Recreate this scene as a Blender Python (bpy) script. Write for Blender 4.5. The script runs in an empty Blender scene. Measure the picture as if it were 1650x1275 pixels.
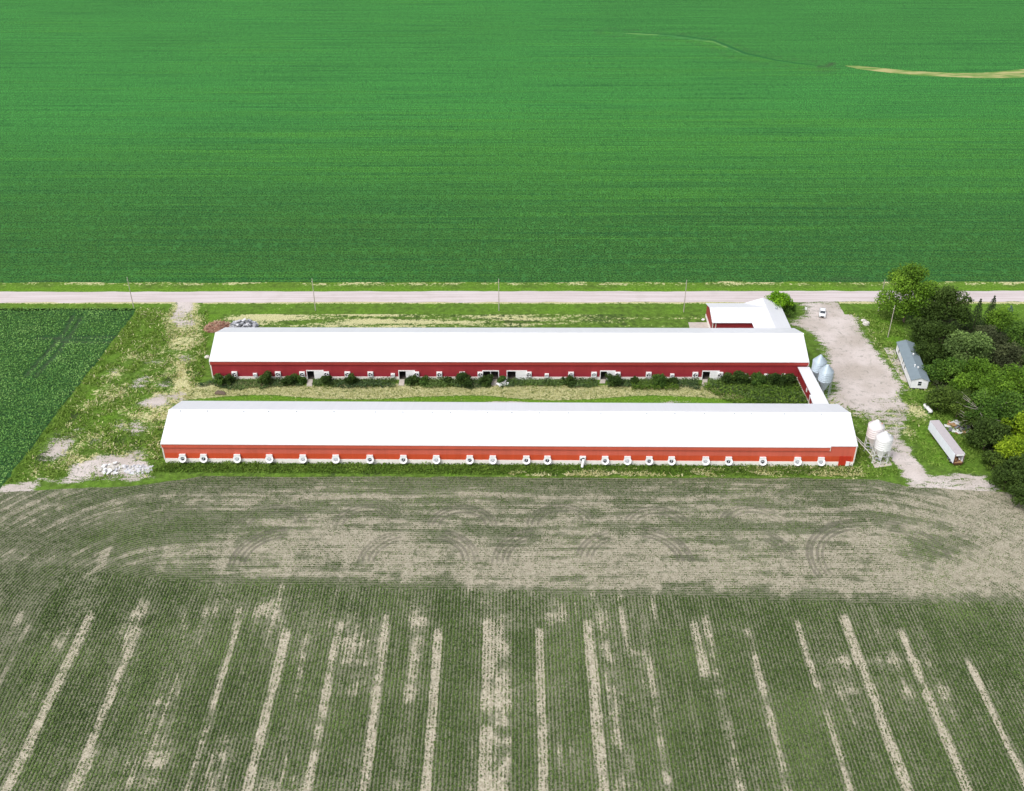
import bpy, math, random
import numpy as np
R_ = math.radians
rng = np.random.default_rng(7)
random.seed(7)
scene = bpy.context.scene
COL = scene.collection

# ------------------------------------------------------------------ camera geometry (drone 168 m up)
F = 1677.0; PITCH = R_(32.83); H = 168.0
SP, CP = math.sin(PITCH), math.cos(PITCH)
def at(x, y, h=0.0):
    """ground (or height h) position in metres of a point measured on the photograph"""
    u = (x-825)/F; v = (637.5-y)/F
    s = (H-h)/(SP - v*CP)
    return (u*s, (CP+v*SP)*s)
def pts(*a): return [at(*p) for p in a]

# ------------------------------------------------------------------ tagging
def tag(o, label=None, cat=None, group=None, kind=None):
    if label: o['label'] = label
    if cat: o['category'] = cat
    if group: o['group'] = group
    if kind: o['kind'] = kind
    return o
def thing(name, label, cat, loc, rz=0.0, group=None):
    o = bpy.data.objects.new(name, None); COL.objects.link(o)
    o.location = loc; o.rotation_euler = (0, 0, rz); o.empty_display_size = .5
    return tag(o, label, cat, group)

# ------------------------------------------------------------------ mesh builder
class MB:
    def __init__(s): s.v = []; s.f = []; s.m = []; s.sm = []
    def quadmesh(s, vs, fs, mat=0, smooth=False):
        b = len(s.v); s.v += [tuple(map(float, p)) for p in vs]
        for f in fs: s.f.append([b+i for i in f]); s.m.append(mat); s.sm.append(smooth)
    def box(s, x0, x1, y0, y1, z0, z1, mat=0, rz=0, c=(0, 0)):
        vs = [(x, y, z) for z in (z0, z1) for x, y in ((x0, y0), (x1, y0), (x1, y1), (x0, y1))]
        if rz:
            ca, sa = math.cos(rz), math.sin(rz)
            vs = [(c[0]+(x-c[0])*ca-(y-c[1])*sa, c[1]+(x-c[0])*sa+(y-c[1])*ca, z) for x, y, z in vs]
        s.quadmesh(vs, [(3, 2, 1, 0), (4, 5, 6, 7), (0, 1, 5, 4), (1, 2, 6, 5), (2, 3, 7, 6), (3, 0, 4, 7)], mat)
    def tube(s, p0, p1, r0, r1=None, n=10, mat=0, caps=True, smooth=True):
        r1 = r0 if r1 is None else r1
        p0 = np.array(p0, float); p1 = np.array(p1, float); d = p1-p0; d /= (np.linalg.norm(d)+1e-9)
        a = np.cross(d, (0, 0, 1.0) if abs(d[2]) < .9 else (1.0, 0, 0)); a /= np.linalg.norm(a); b = np.cross(d, a)
        vs = []
        for p, r in ((p0, r0), (p1, r1)):
            for k in range(n):
                t = 2*math.pi*k/n; vs.append(p+a*r*math.cos(t)+b*r*math.sin(t))
        s.quadmesh(vs, [(k, k+n, (k+1) % n+n, (k+1) % n) for k in range(n)], mat, smooth)
        if caps: s.quadmesh(vs, [list(range(n)), list(range(2*n-1, n-1, -1))], mat)
    def lathe(s, prof, c=(0, 0, 0), n=24, mat=0, axis='z', smooth=True):
        vs = []
        for r, z in prof:
            for k in range(n):
                t = 2*math.pi*k/n
                if axis == 'z': vs.append((c[0]+r*math.cos(t), c[1]+r*math.sin(t), c[2]+z))
                elif axis == 'y': vs.append((c[0]+r*math.cos(t), c[1]+z, c[2]+r*math.sin(t)))
                else: vs.append((c[0]+z, c[1]+r*math.cos(t), c[2]+r*math.sin(t)))
        fs = [(i*n+k, i*n+(k+1) % n, (i+1)*n+(k+1) % n, (i+1)*n+k) for i in range(len(prof)-1) for k in range(n)]
        s.quadmesh(vs, fs, mat, smooth)
    def prism(s, prof, x0, x1, mat=0):
        """profile of (y,z) points swept along x"""
        n = len(prof)
        vs = [(x0, y, z) for y, z in prof]+[(x1, y, z) for y, z in prof]
        s.quadmesh(vs, [(k, (k+1) % n, n+(k+1) % n, n+k) for k in range(n)]+[list(range(n-1, -1, -1)), list(range(n, 2*n))], mat)
    def slab(s, poly, z0, z1, mat=0):
        n = len(poly)
        vs = [(x, y, z0) for x, y in poly]+[(x, y, z1) for x, y in poly]
        s.quadmesh(vs, [(k, (k+1) % n, n+(k+1) % n, n+k) for k in range(n)]+[list(range(n-1, -1, -1)), list(range(n, 2*n))], mat)
    def build(s, name, mats, parent=None, loc=None, bevel=0):
        me = bpy.data.meshes.new(name); me.from_pydata(s.v, [], s.f); 
        if not isinstance(mats, (list, tuple)): mats = [mats]
        for m in mats: me.materials.append(m)
        me.polygons.foreach_set('material_index', s.m); me.polygons.foreach_set('use_smooth', s.sm)
        import bmesh
        bm = bmesh.new(); bm.from_mesh(me); bmesh.ops.recalc_face_normals(bm, faces=bm.faces); bm.to_mesh(me); bm.free()
        me.update()
        o = bpy.data.objects.new(name, me); COL.objects.link(o)
        if parent: o.parent = parent
        if loc: o.location = loc
        if bevel:
            md = o.modifiers.new('bevel', 'BEVEL'); md.width = bevel; md.segments = 2; md.limit_method = 'ANGLE'
        return o

def fast_mesh(name, V, nper, mat, parent=None, attrs=None, loc=None):
    """V: (N, nper, 3) separate polygons"""
    N = len(V); me = bpy.data.meshes.new(name)
    me.vertices.add(N*nper); me.vertices.foreach_set('co', np.ascontiguousarray(V, dtype=np.float32).ravel())
    me.loops.add(N*nper); me.loops.foreach_set('vertex_index', np.arange(N*nper, dtype=np.int32))
    me.polygons.add(N); me.polygons.foreach_set('loop_start', np.arange(0, N*nper, nper, dtype=np.int32))
    me.polygons.foreach_set('loop_total', np.full(N, nper, dtype=np.int32))
    me.update(calc_edges=True)
    if attrs:
        for k, a in attrs.items():
            at_ = me.attributes.new(k, 'FLOAT', 'POINT'); at_.data.foreach_set('value', np.repeat(np.asarray(a, np.float32), nper))
    me.materials.append(mat)
    o = bpy.data.objects.new(name, me); COL.objects.link(o)
    if parent: o.parent = parent
    if loc: o.location = loc
    return o

def leaves(C, size, aspect=.62, up=.6):
    """quads with random facing (biased upward) around centres C"""
    N = len(C)
    nrm = rng.normal(size=(N, 3)); nrm /= np.linalg.norm(nrm, axis=1)[:, None]
    nrm[:, 2] = np.abs(nrm[:, 2])+up; nrm /= np.linalg.norm(nrm, axis=1)[:, None]
    t = rng.normal(size=(N, 3)); a = np.cross(nrm, t); a /= np.linalg.norm(a, axis=1)[:, None]; b = np.cross(nrm, a)
    s = (size*rng.uniform(.6, 1.3, N))[:, None]*.5
    a = a*s; b = b*s*aspect
    # a pointed, slightly bent leaf cluster: four corners of a kite
    bend = nrm*s*rng.uniform(-.35, .1, N)[:, None]
    return np.stack([C-a+bend, C-b*1.0+a*.1, C+a+bend, C+b+a*.1], axis=1)

def blades(C, h, w, lean=.35):
    """thin upright tapering grass / weed blades standing at C"""
    N = len(C); ang = rng.uniform(0, 2*np.pi, N); d = np.stack([np.cos(ang), np.sin(ang), np.zeros(N)], 1)
    hh = (h*rng.uniform(.55, 1.3, N))[:, None]; ww = (w*rng.uniform(.6, 1.3, N))[:, None]
    l = rng.normal(size=(N, 3))*lean; l[:, 2] = 1; tip = C+l*hh
    return np.stack([C-d*ww*.5, C+d*ww*.5, tip+d*ww*.28, tip-d*ww*.28], axis=1)

# ------------------------------------------------------------------ value noise
def vnoise(x, y, s, seed=0):
    x = np.asarray(x)*s; y = np.asarray(y)*s
    xi = np.floor(x).astype(np.int64); yi = np.floor(y).astype(np.int64); fx = x-xi; fy = y-yi
    fx = fx*fx*(3-2*fx); fy = fy*fy*(3-2*fy)
    def hsh(a, b):
        n = (a*374761393+b*668265263+seed*974711) & 0x7fffffff
        n = ((n ^ (n >> 13))*1274126177) & 0x7fffffff
        return ((n ^ (n >> 16)) & 0xffff)/65535.0
    return (hsh(xi, yi)*(1-fx)+hsh(xi+1, yi)*fx)*(1-fy)+(hsh(xi, yi+1)*(1-fx)+hsh(xi+1, yi+1)*fx)*fy
def fbm(x, y, s, o=4, seed=0):
    t = 0; a = .5; n = 0
    for k in range(o): t = t+a*vnoise(x, y, s*2**k, seed+k*17); n += a; a *= .55
    return t/n
def sstep(a, b, x):
    t = np.clip((x-a)/(b-a), 0, 1); return t*t*(3-2*t)
def polydist(X, Y, poly):
    """signed distance: >0 inside"""
    inside = np.zeros(X.shape, bool); d = np.full(X.shape, 1e9); n = len(poly)
    for i in range(n):
        x0, y0 = poly[i]; x1, y1 = poly[(i+1) % n]
        dx, dy = x1-x0, y1-y0; t = np.clip(((X-x0)*dx+(Y-y0)*dy)/(dx*dx+dy*dy+1e-9), 0, 1)
        d = np.minimum(d, np.hypot(X-x0-t*dx, Y-y0-t*dy))
        c = ((y0 > Y) != (y1 > Y)); xx = (x1-x0)*(Y-y0)/((y1-y0) if y1 != y0 else 1e-9)+x0
        inside ^= c & (X < xx)
    return np.where(inside, d, -d)
def polymask(X, Y, poly, soft=2.0): return sstep(-soft, soft, polydist(X, Y, poly))
def strokedist(X, Y, line):
    d = np.full(X.shape, 1e9)
    for (x0, y0), (x1, y1) in zip(line[:-1], line[1:]):
        dx, dy = x1-x0, y1-y0; t = np.clip(((X-x0)*dx+(Y-y0)*dy)/(dx*dx+dy*dy+1e-9), 0, 1)
        d = np.minimum(d, np.hypot(X-x0-t*dx, Y-y0-t*dy))
    return d
def blob(X, Y, c, rx, ry=None):
    ry = ry or rx
    return np.exp(-(((X-c[0])/rx)**2+((Y-c[1])/ry)**2))

# ------------------------------------------------------------------ materials
class NT:
    def __init__(s, name):
        s.mat = bpy.data.materials.new(name); s.mat.use_nodes = True
        s.t = s.mat.node_tree; s.b = s.t.nodes['Principled BSDF']; s._co = None
    def n(s, typ, **kw):
        x = s.t.nodes.new(typ)
        for k, v in kw.items(): setattr(x, k, v)
        return x
    def link(s, a, b): s.t.links.new(a, b)
    def put(s, sock, val):
        if hasattr(val, 'is_output') or isinstance(val, bpy.types.NodeSocket): s.link(val, sock)
        else:
            if isinstance(val, (tuple, list)) and len(val) == 3 and sock.type == 'RGBA': val = (*val, 1)
            sock.default_value = val
    def co(s):
        if s._co is None: s._co = s.n('ShaderNodeTexCoord').outputs['Object']
        return s._co
    def vec(s, sc=(1, 1, 1), rz=0):
        m = s.n('ShaderNodeMapping'); s.link(s.co(), m.inputs[0]); m.inputs['Scale'].default_value = sc; m.inputs['Rotation'].default_value = (0, 0, rz)
        return m.outputs[0]
    def noise(s, scale, detail=3, stretch=(1, 1, 1), rough=.55, dist=0, rz=0):
        x = s.n('ShaderNodeTexNoise'); s.link(s.vec(stretch, rz), x.inputs['Vector'])
        x.inputs['Scale'].default_value = scale; x.inputs['Detail'].default_value = detail; x.inputs['Roughness'].default_value = rough; x.inputs['Distortion'].default_value = dist
        return x.outputs['Fac']
    def m(s, op, a, b=0.0, c=0.0):
        x = s.n('ShaderNodeMath', operation=op)
        for i, v in enumerate((a, b, c)): s.put(x.inputs[i], v)
        return x.outputs[0]
    def step(s, x, a, b):
        r = s.n('ShaderNodeMapRange', interpolation_type='SMOOTHSTEP'); s.put(r.inputs[0], x); s.put(r.inputs[1], a); s.put(r.inputs[2], b)
        return r.outputs[0]
    def mix(s, f, a, b, mode='MIX'):
        x = s.n('ShaderNodeMix', data_type='RGBA', blend_type=mode); s.put(x.inputs[0], f); s.put(x.inputs[6], a); s.put(x.inputs[7], b)
        return x.outputs[2]
    def attr(s, name):
        return s.n('ShaderNodeAttribute', attribute_name=name)
    def sep(s, c):
        x = s.n('ShaderNodeSeparateColor'); s.link(c, x.inputs[0]); return x.outputs
    def sepv(s):
        x = s.n('ShaderNodeSeparateXYZ'); s.link(s.co(), x.inputs[0]); return x.outputs
    def bump(s, h, strength=.4, dist=.1):
        x = s.n('ShaderNodeBump'); s.put(x.inputs['Height'], h); x.inputs['Strength'].default_value = strength; x.inputs['Distance'].default_value = dist
        s.link(x.outputs[0], s.b.inputs['Normal'])
    def done(s, col, rough=.9, metal=0, spec=.25):
        s.put(s.b.inputs['Base Color'], col); s.put(s.b.inputs['Roughness'], rough); s.b.inputs['Metallic'].default_value = metal
        s.b.inputs['Specular IOR Level'].default_value = spec
        return s.mat

def plain(name, col, rough=.6, metal=0, var=.12, scale=1.5, spec=.3):
    t = NT(name); n1 = t.noise(scale, 4)
    k = t.m('ADD', t.m('MULTIPLY', t.m('SUBTRACT', n1, .5), var*3), 1.0)
    c = t.mix(1.0, col, t.n('ShaderNodeCombineColor').outputs[0], 'MULTIPLY')
    cc = t.t.nodes[-2] if False else None
    comb = [x for x in t.t.nodes if x.type == 'COMBINE_COLOR'][0]
    for i in range(3): t.link(k, comb.inputs[i])
    return t.done(c, rough, metal, spec)

def foliage(name, dark, mid, light, clump=True, rough=.75):
    t = NT(name); g = t.n('ShaderNodeNewGeometry')
    c = t.mix(t.step(g.outputs['Random Per Island'], 0.05, .95), dark, mid)
    if clump:
        a = t.attr('clump').outputs['Fac']; c = t.mix(t.step(t.m('ADD', a, t.m('MULTIPLY', g.outputs['Random Per Island'], .35)), .45, 1.2), c, light)
    t.b.inputs['Subsurface Weight'].default_value = 0
    m = t.done(c, rough, 0, .2)
    # light passing through leaves
    tr = t.n('ShaderNodeBsdfTranslucent'); t.link(c, tr.inputs[0])
    ms = t.n('ShaderNodeMixShader'); ms.inputs[0].default_value = .3
    out = [x for x in t.t.nodes if x.type == 'OUTPUT_MATERIAL'][0]
    t.link(t.b.outputs[0], ms.inputs[1]); t.link(tr.outputs[0], ms.inputs[2]); t.link(ms.outputs[0], out.inputs[0])
    return m

def corrugated(name, col, col2=None, zsplit=None, pitch=.3, rough=.55, axis=0, streak=.1, spec=.3, metal=0):
    """painted ribbed steel sheet; ribs along x or y"""
    t = NT(name); v = t.sepv()
    w = t.m('SINE', t.m('MULTIPLY', v[axis], 2*math.pi/pitch))
    st = (1.2, 1.2, .08) if axis in (0, 1) else (1, 1, 1)
    n1 = t.noise(1.0, 4, st); n2 = t.noise(.12, 3)
    c = col
    if col2 is not None:
        f = t.step(t.m('ADD', v[2], t.m('MULTIPLY', t.m('SUBTRACT', n2, .5), .3)), zsplit-.06, zsplit+.06); c = t.mix(f, col2, col)
    k = t.m('ADD', 1.0, t.m('ADD', t.m('MULTIPLY', t.m('SUBTRACT', n1, .5), streak*3), t.m('MULTIPLY', t.m('SUBTRACT', n2, .5), streak*3)))
    comb = t.n('ShaderNodeCombineColor')
    for i in range(3): t.link(k, comb.inputs[i])
    c = t.mix(1.0, c, comb.outputs[0], 'MULTIPLY')
    t.bump(w, .5, .03)
    return t.done(c, rough, metal, spec)

M = {}
M['red_front'] = corrugated('faded_red_siding', (.58, .120, .078), (.57, .078, .028), 3.3)
M['red_fascia'] = corrugated('red_fascia_siding', (.57, .105, .062))
M['red_back'] = corrugated('deep_red_siding', (.32, .033, .040), (.32, .030, .044), 2.2)
M['red_fascia_back'] = corrugated('deep_red_fascia', (.35, .044, .036))
M['red_side_y'] = corrugated('deep_red_siding_end', (.30, .022, .026), axis=1)
M['red_door'] = corrugated('red_door_sheet', (.50, .035, .015))
M['concrete_wall'] = plain('pale_concrete_wall', (.84, .80, .75), .9, 0, .1, .8)
M['concrete'] = plain('pale_concrete', (.50, .45, .40), .95, 0, .16, .9)
M['white'] = plain('white_painted_metal', (.80, .80, .80), .45, 0, .03, 1.0)
M['cream'] = plain('cream_trim', (.72, .69, .62), .5, 0, .05, 1.0)
M['black'] = plain('black_rubber', (.015, .015, .016), .8, 0, .1, 4)
M['dark'] = plain('dark_void_metal', (.02, .02, .022), .8, 0, .1, 2)
M['grey'] = plain('grey_shutter', (.42, .45, .47), .6, 0, .1, 4)
M['dark_floor'] = plain('worn_dark_floor', (.10, .085, .07), .95, 0, .2, 1)
M['shutter'] = plain('dusty_grey_shutter', (.22, .24, .26), .7, 0, .1, 4)
M['wood'] = plain('weathered_pole_wood', (.42, .38, .32), .9, 0, .15, 3)
M['galv'] = corrugated('galvanised_steel', (.50, .59, .66), pitch=.2, axis=2, rough=.42, streak=.06, metal=.25)
M['galv_plain'] = plain('galvanised_frame', (.45, .49, .52), .45, .4, .06, 2)
M['bin_white'] = plain('chalky_white_bin', (.85, .79, .79), .6, 0, .05, .9)
M['rust'] = plain('pink_rust_stain', (.62, .33, .27), .8, 0, .1, 3)
M['shingle'] = plain('grey_shingle', (.20, .25, .28), .9, 0, .1, .7)
M['glass'] = plain('dark_window_glass', (.03, .04, .05), .12, 0, .05, 2, .6)
M['trailer'] = corrugated('white_trailer_panel', (.80, .82, .90), pitch=.6, axis=1, streak=.05)
M['trailer_roof'] = plain('dull_trailer_roof', (.47, .43, .44), .6, 0, .07, 1.2)
M['rustred'] = plain('rusty_red_frame', (.12, .05, .03), .8, 0, .2, 3)
M['boards'] = plain('brown_boards', (.36, .22, .11), .85, 0, .25, 3)
M['stone'] = plain('pale_stone', (.58, .55, .50), .95, 0, .15, 2)
M['carwhite'] = plain('white_car_paint', (.78, .79, .80), .25, 0, .01, 1, .5)
M['bark'] = plain('grey_brown_bark', (.14, .105, .08), .95, 0, .2, 3)

def roof_mat():
    t = NT('white_roof_sheeting'); v = t.sepv()
    seam = t.step(t.m('ABSOLUTE', t.m('SINE', t.m('MULTIPLY', v[0], math.pi/.914))), 0.0, .12)
    n1 = t.noise(.9, 4, (1, .06, .06)); n2 = t.noise(.05, 3)
    k = t.m('ADD', .965, t.m('ADD', t.m('MULTIPLY', t.m('SUBTRACT', n1, .5), .10), t.m('MULTIPLY', t.m('SUBTRACT', n2, .5), .10)))
    k = t.m('MULTIPLY', k, t.m('ADD', .925, t.m('MULTIPLY', seam, .075)))
    comb = t.n('ShaderNodeCombineColor')
    for i in range(3): t.link(k, comb.inputs[i])
    t.bump(seam, .3, .03)
    return t.done(t.mix(1.0, (.735, .74, .765), comb.outputs[0], 'MULTIPLY'), .5, 0, .3)
M['roof'] = roof_mat()

# --- ground shaders
def yard_mat():
    t = NT('yard_grass_and_gravel'); A = t.sep(t.attr('mask').outputs['Color']); R, G, B = A[0], A[1], A[2]
    n1 = t.noise(.55, 5, rough=.65); n2 = t.noise(.09, 4); n3 = t.noise(2.6, 3); n4 = t.noise(.8, 4, (.35, 1, 1), .6); n5 = t.noise(1.3, 4, rough=.6)
    g = t.mix(t.step(n1, .36, .66), (.074, .130, .020), (.130, .235, .032))
    g = t.mix(t.step(t.m('ADD', B, t.m('MULTIPLY', t.m('SUBTRACT', n2, .5), .5)), .45, .85), g, t.mix(t.step(n5, .35, .65), (.085, .18, .016), (.15, .29, .028)))
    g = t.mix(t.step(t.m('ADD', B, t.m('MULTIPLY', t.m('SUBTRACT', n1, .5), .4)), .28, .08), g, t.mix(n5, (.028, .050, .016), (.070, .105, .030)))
    d = t.mix(t.step(n3, .3, .7), (.40, .385, .18), (.62, .59, .33))
    n8 = t.noise(5.0, 3, rough=.7); b = t.mix(t.step(t.m('ADD', t.m('MULTIPLY', n2, .7), t.m('MULTIPLY', n8, .3)), .36, .64), (.44, .385, .34), (.60, .535, .505))
    b = t.mix(t.m('MULTIPLY', t.step(t.m('ADD', t.m('MULTIPLY', n1, .5), t.m('MULTIPLY', n4, .5)), .52, .64), .6), b, (.33, .315, .27))
    n9 = t.noise(.75, 5, (.8, .5, 1), .72, .6); b = t.mix(t.m('MULTIPLY', t.step(n9, .575, .64), .6), b, (.26, .25, .21))
    fd = t.step(t.m('ADD', G, t.m('MULTIPLY', t.m('SUBTRACT', t.m('ADD', t.m('MULTIPLY', n1, .5), t.m('MULTIPLY', n5, .5)), .5), 2.2)), .38, .68)
    fb = t.step(t.m('ADD', R, t.m('MULTIPLY', t.m('SUBTRACT', t.m('ADD', t.m('MULTIPLY', n4, .55), t.m('MULTIPLY', n3, .45)), .5), 1.9)), .40, .62)
    c = t.mix(fb, t.mix(fd, g, d), b)
    k = t.m('ADD', .78, t.m('MULTIPLY', n3, .44)); comb = t.n('ShaderNodeCombineColor')
    for i in range(3): t.link(k, comb.inputs[i])
    c = t.mix(1.0, c, comb.outputs[0], 'MULTIPLY')
    t.bump(t.m('MULTIPLY', t.m('ADD', n5, n3), t.m('SUBTRACT', 1.03, fb)), .5, .3)
    return t.done(c, .95, 0, .1)

def crop_near_mat():
    """tan residue and soil between the young rows, faint low growth along each row"""
    t = NT('crop_field_soil'); A = t.sep(t.attr('mask').outputs['Color']); bare, trk = A[0], A[2]
    rc = t.attr('rowc').outputs['Fac']
    row = t.m('MULTIPLY', t.m('ADD', t.m('SINE', t.m('MULTIPLY', rc, 2*math.pi/.762)), 1.0), .5)
    fine = t.noise(3.2, 3, rough=.7); mid = t.noise(.9, 4); mot = t.noise(.16, 4); n4 = t.noise(.35, 4)
    so = t.mix(t.step(t.m('ADD', t.m('MULTIPLY', fine, .6), t.m('MULTIPLY', mid, .4)), .36, .64), (.29, .26, .185), (.56, .505, .395))
    g = t.mix(t.step(fine, .38, .62), (.135, .14, .085), (.255, .255, .175))
    so = t.mix(t.m('MULTIPLY', t.step(t.m('SUBTRACT', t.m('ADD', t.m('MULTIPLY', mot, .5), t.m('MULTIPLY', n4, .5)), t.m('MULTIPLY', t.m('SUBTRACT', bare, .35), .75)), .29, .46), .95), so, g)
    so = t.mix(t.m('MULTIPLY', A[1], .28), so, (.14, .135, .10))
    pl = t.mix(t.step(fine, .4, .7), (.055, .085, .03), (.10, .15, .05))
    f = t.step(t.m('SUBTRACT', t.m('ADD', t.m('MULTIPLY', row, .5), t.m('MULTIPLY', mid, .9)), bare), .25, .75)
    c = t.mix(t.m('MULTIPLY', f, .7), so, pl)
    c = t.mix(t.m('MULTIPLY', t.step(t.m('ADD', trk, t.m('MULTIPLY', t.m('SUBTRACT', fine, .5), .9)), .26, .80), .60), c, (.105, .10, .075))
    t.bump(fine, .5, .12)
    return t.done(c, .95, 0, .1)

def crop_far_mat():
    t = NT('dense_crop_canopy'); A = t.sep(t.attr('mask').outputs['Color']); tone, lite, trk = A[0], A[1], A[2]
    n1 = t.noise(1.5, 3, rough=.8); n0 = t.noise(.5, 3, rough=.7); st = t.noise(1.0, 4, (.004, .16, 1), .65); st2 = t.noise(1.0, 4, (.012, .62, 1), .65); n2 = t.noise(.02, 3); n5 = t.noise(.012, 4)
    c = t.mix(t.m('ADD', tone, t.m('MULTIPLY', t.m('SUBTRACT', n5, .5), .5)), (.044, .134, .026), (.052, .238, .046))
    c = t.mix(t.m('MULTIPLY', t.step(t.m('ADD', st, t.m('MULTIPLY', t.m('SUBTRACT', lite, .5), .30)), .50, .72), .5), c, (.072, .245, .030))
    st3 = t.noise(1.0, 3, (.005, 1.1, 1), .7)
    c = t.mix(t.m('MULTIPLY', t.step(st2, .48, .64), .5), c, (.016, .088, .028))
    c = t.mix(t.m('MULTIPLY', t.step(st3, .48, .62), .52), c, (.014, .080, .024))
    k = t.m('ADD', .22, t.m('ADD', t.m('MULTIPLY', t.step(n1, .43, .58), 1.10), t.m('MULTIPLY', n0, .42))); comb = t.n('ShaderNodeCombineColor')
    for i in range(3): t.link(k, comb.inputs[i])
    c = t.mix(1.0, c, comb.outputs[0], 'MULTIPLY')
    n6 = t.noise(.42, 3, (1, .32, 1), .75); n7 = t.noise(.9, 2, (.35, .25, 1), .8)
    c = t.mix(t.m('MULTIPLY', t.step(n6, .52, .66), .40), c, (.014, .082, .022)); c = t.mix(t.m('MULTIPLY', t.step(n7, .54, .66), .34), c, (.070, .26, .062))
    c = t.mix(t.m('MULTIPLY', trk, .8), c, (.05, .065, .04))
    t.bump(n1, .5, .4)
    return t.done(c, .9, 0, .1)

def road_mat(name='gravel_road_surface', a=(.50, .43, .42), b=(.60, .535, .535)):
    t = NT(name); n1 = t.noise(.7, 4, (.04, 1.2, 1)); n2 = t.noise(3.0, 4); n3 = t.noise(.15, 3)
    c = t.mix(t.step(n1, .35, .65), a, b)
    c = t.mix(t.m('MULTIPLY', t.step(n2, .45, .75), .35), c, (.66, .62, .58))
    c = t.mix(t.m('MULTIPLY', t.step(n3, .5, .7), .25), c, (.42, .37, .34))
    t.bump(n2, .4, .05)
    return t.done(c, .95, 0, .1)
M['yard'] = yard_mat(); M['near'] = crop_near_mat(); M['far'] = crop_far_mat(); M['road'] = road_mat()

def grid(name, X, Y, mask, mat, z=0.0, kind='structure'):
    """X, Y: (ny, nx) arrays; mask: (ny, nx, 3)"""
    ny, nx = X.shape
    Z = z if isinstance(z, np.ndarray) else np.full(X.shape, z)
    me = bpy.data.meshes.new(name); me.vertices.add(nx*ny)
    me.vertices.foreach_set('co', np.stack([X, Y, Z], -1).astype(np.float32).ravel())
    i = np.arange(nx*ny).reshape(ny, nx)
    q = np.stack([i[:-1, :-1], i[:-1, 1:], i[1:, 1:], i[1:, :-1]], -1).reshape(-1, 4).astype(np.int32)
    me.loops.add(q.size); me.loops.foreach_set('vertex_index', q.ravel())
    me.polygons.add(len(q)); me.polygons.foreach_set('loop_start', np.arange(0, q.size, 4, dtype=np.int32)); me.polygons.foreach_set('loop_total', np.full(len(q), 4, np.int32))
    me.update(calc_edges=True)
    if mask is not None:
        a = me.attributes.new('mask', 'FLOAT_COLOR', 'POINT')
        a.data.foreach_set('color', np.concatenate([mask, np.ones((ny, nx, 1))], -1).astype(np.float32).ravel())
    me.materials.append(mat)
    o = bpy.data.objects.new(name, me); COL.objects.link(o)
    if kind: o['kind'] = kind
    return o

# ================================================================== SETTING
g = MB(); g.quadmesh([(-4000, -4000, -.06), (4000, -4000, -.06), (4000, 6000, -.06), (-4000, 6000, -.06)], [(0, 1, 2, 3)])
t = NT('distant_green_ground'); gm = t.done(t.mix(t.noise(.02, 4), (.035, .13, .04), (.05, .19, .05)), .95, 0, .1)
g.build('ground', gm)['kind'] = 'structure'

# ---- yard
xs = np.arange(-190, 215.1, .5); ys = np.arange(203, 337.1, .5); X, Y = np.meshgrid(xs, ys)
N1 = fbm(X, Y, .06, 5, 3); N2 = fbm(X, Y, .18, 4, 9); N3 = fbm(X, Y, .03, 3, 21)
jx = X+(fbm(X, Y, .12, 4, 31)-.5)*6; jy = Y+(fbm(X, Y, .12, 4, 41)-.5)*6
bare = np.zeros_like(X); dry = .12+.25*(N1-.5); lush = .48+.75*(N1-.5)
# gravel drive and its worn southern run
drive = pts((1290, 489), (1350, 486), (1357, 494), (1370, 505), (1396, 542), (1424, 580), (1456, 628), (1440, 642), (1408, 650), (1366, 654), (1336, 640), (1340, 605), (1336, 575), (1324, 556), (1312, 538), (1296, 531), (1272, 522), (1300, 512), (1306, 500))
bare = np.maximum(bare, .9*polymask(jx, jy, drive, 5.0))
worn = pts((1336, 630), (1450, 626), (1464, 662), (1462, 700), (1476, 740), (1510, 775), (1462, 778), (1434, 735), (1412, 706), (1384, 680), (1350, 662))
bare = np.maximum(bare, (.58+.7*(N2-.5))*polymask(jx, jy, worn, 1.6)); dry = np.maximum(dry, .44*polymask(jx, jy, worn, 3)); lush = lush*(1-.5*polymask(jx, jy, worn, 3))
bare = np.maximum(bare, .78*polymask(jx, jy, pts((1446, 712), (1458, 722), (1482, 748), (1510, 776), (1480, 780), (1456, 770), (1458, 745)), 1.5))
dirt = pts((1462, 772), (1500, 762), (1545, 758), (1590, 764), (1622, 790), (1600, 805), (1450, 805))
dm = polymask(jx, jy, dirt, 2); bare = np.maximum(bare, .62*dm)
verge_side = pts((1372, 505), (1400, 540), (1460, 628), (1470, 625), (1416, 545), (1384, 508)); dry = np.maximum(dry, .5*polymask(jx, jy, verge_side, 1.5))
lawn_r = pts((1360, 495), (1450, 495), (1470, 560), (1445, 600), (1405, 545), (1370, 506)); lm = polymask(jx, jy, lawn_r, 2); lush = np.maximum(lush*(1-lm), lm*(.40+.6*N2))
lawn_s = pts((1470, 664), (1508, 660), (1560, 690), (1600, 748), (1570, 762), (1530, 755), (1490, 748), (1462, 700)); lm = polymask(jx, jy, lawn_s, 2.5); lush = np.maximum(lush*(1-lm), lm*(.62+.4*(N2-.4))); dry *= 1-.9*lm
dry = np.maximum(dry, .75*blob(jx, jy, at(1470, 660), 3.5, 7)); dry = np.maximum(dry, .6*blob(jx, jy, at(1466, 692), 2.2, 5)); dry = np.maximum(dry, .8*blob(jx, jy, at(1352, 648), 4, 4))
# strip between barn end and bins: weedy green
dry = np.maximum(dry, .40*polymask(jx, jy, pts((1345, 655), (1370, 660), (1395, 700), (1390, 725), (1372, 690)), 2))
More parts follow.
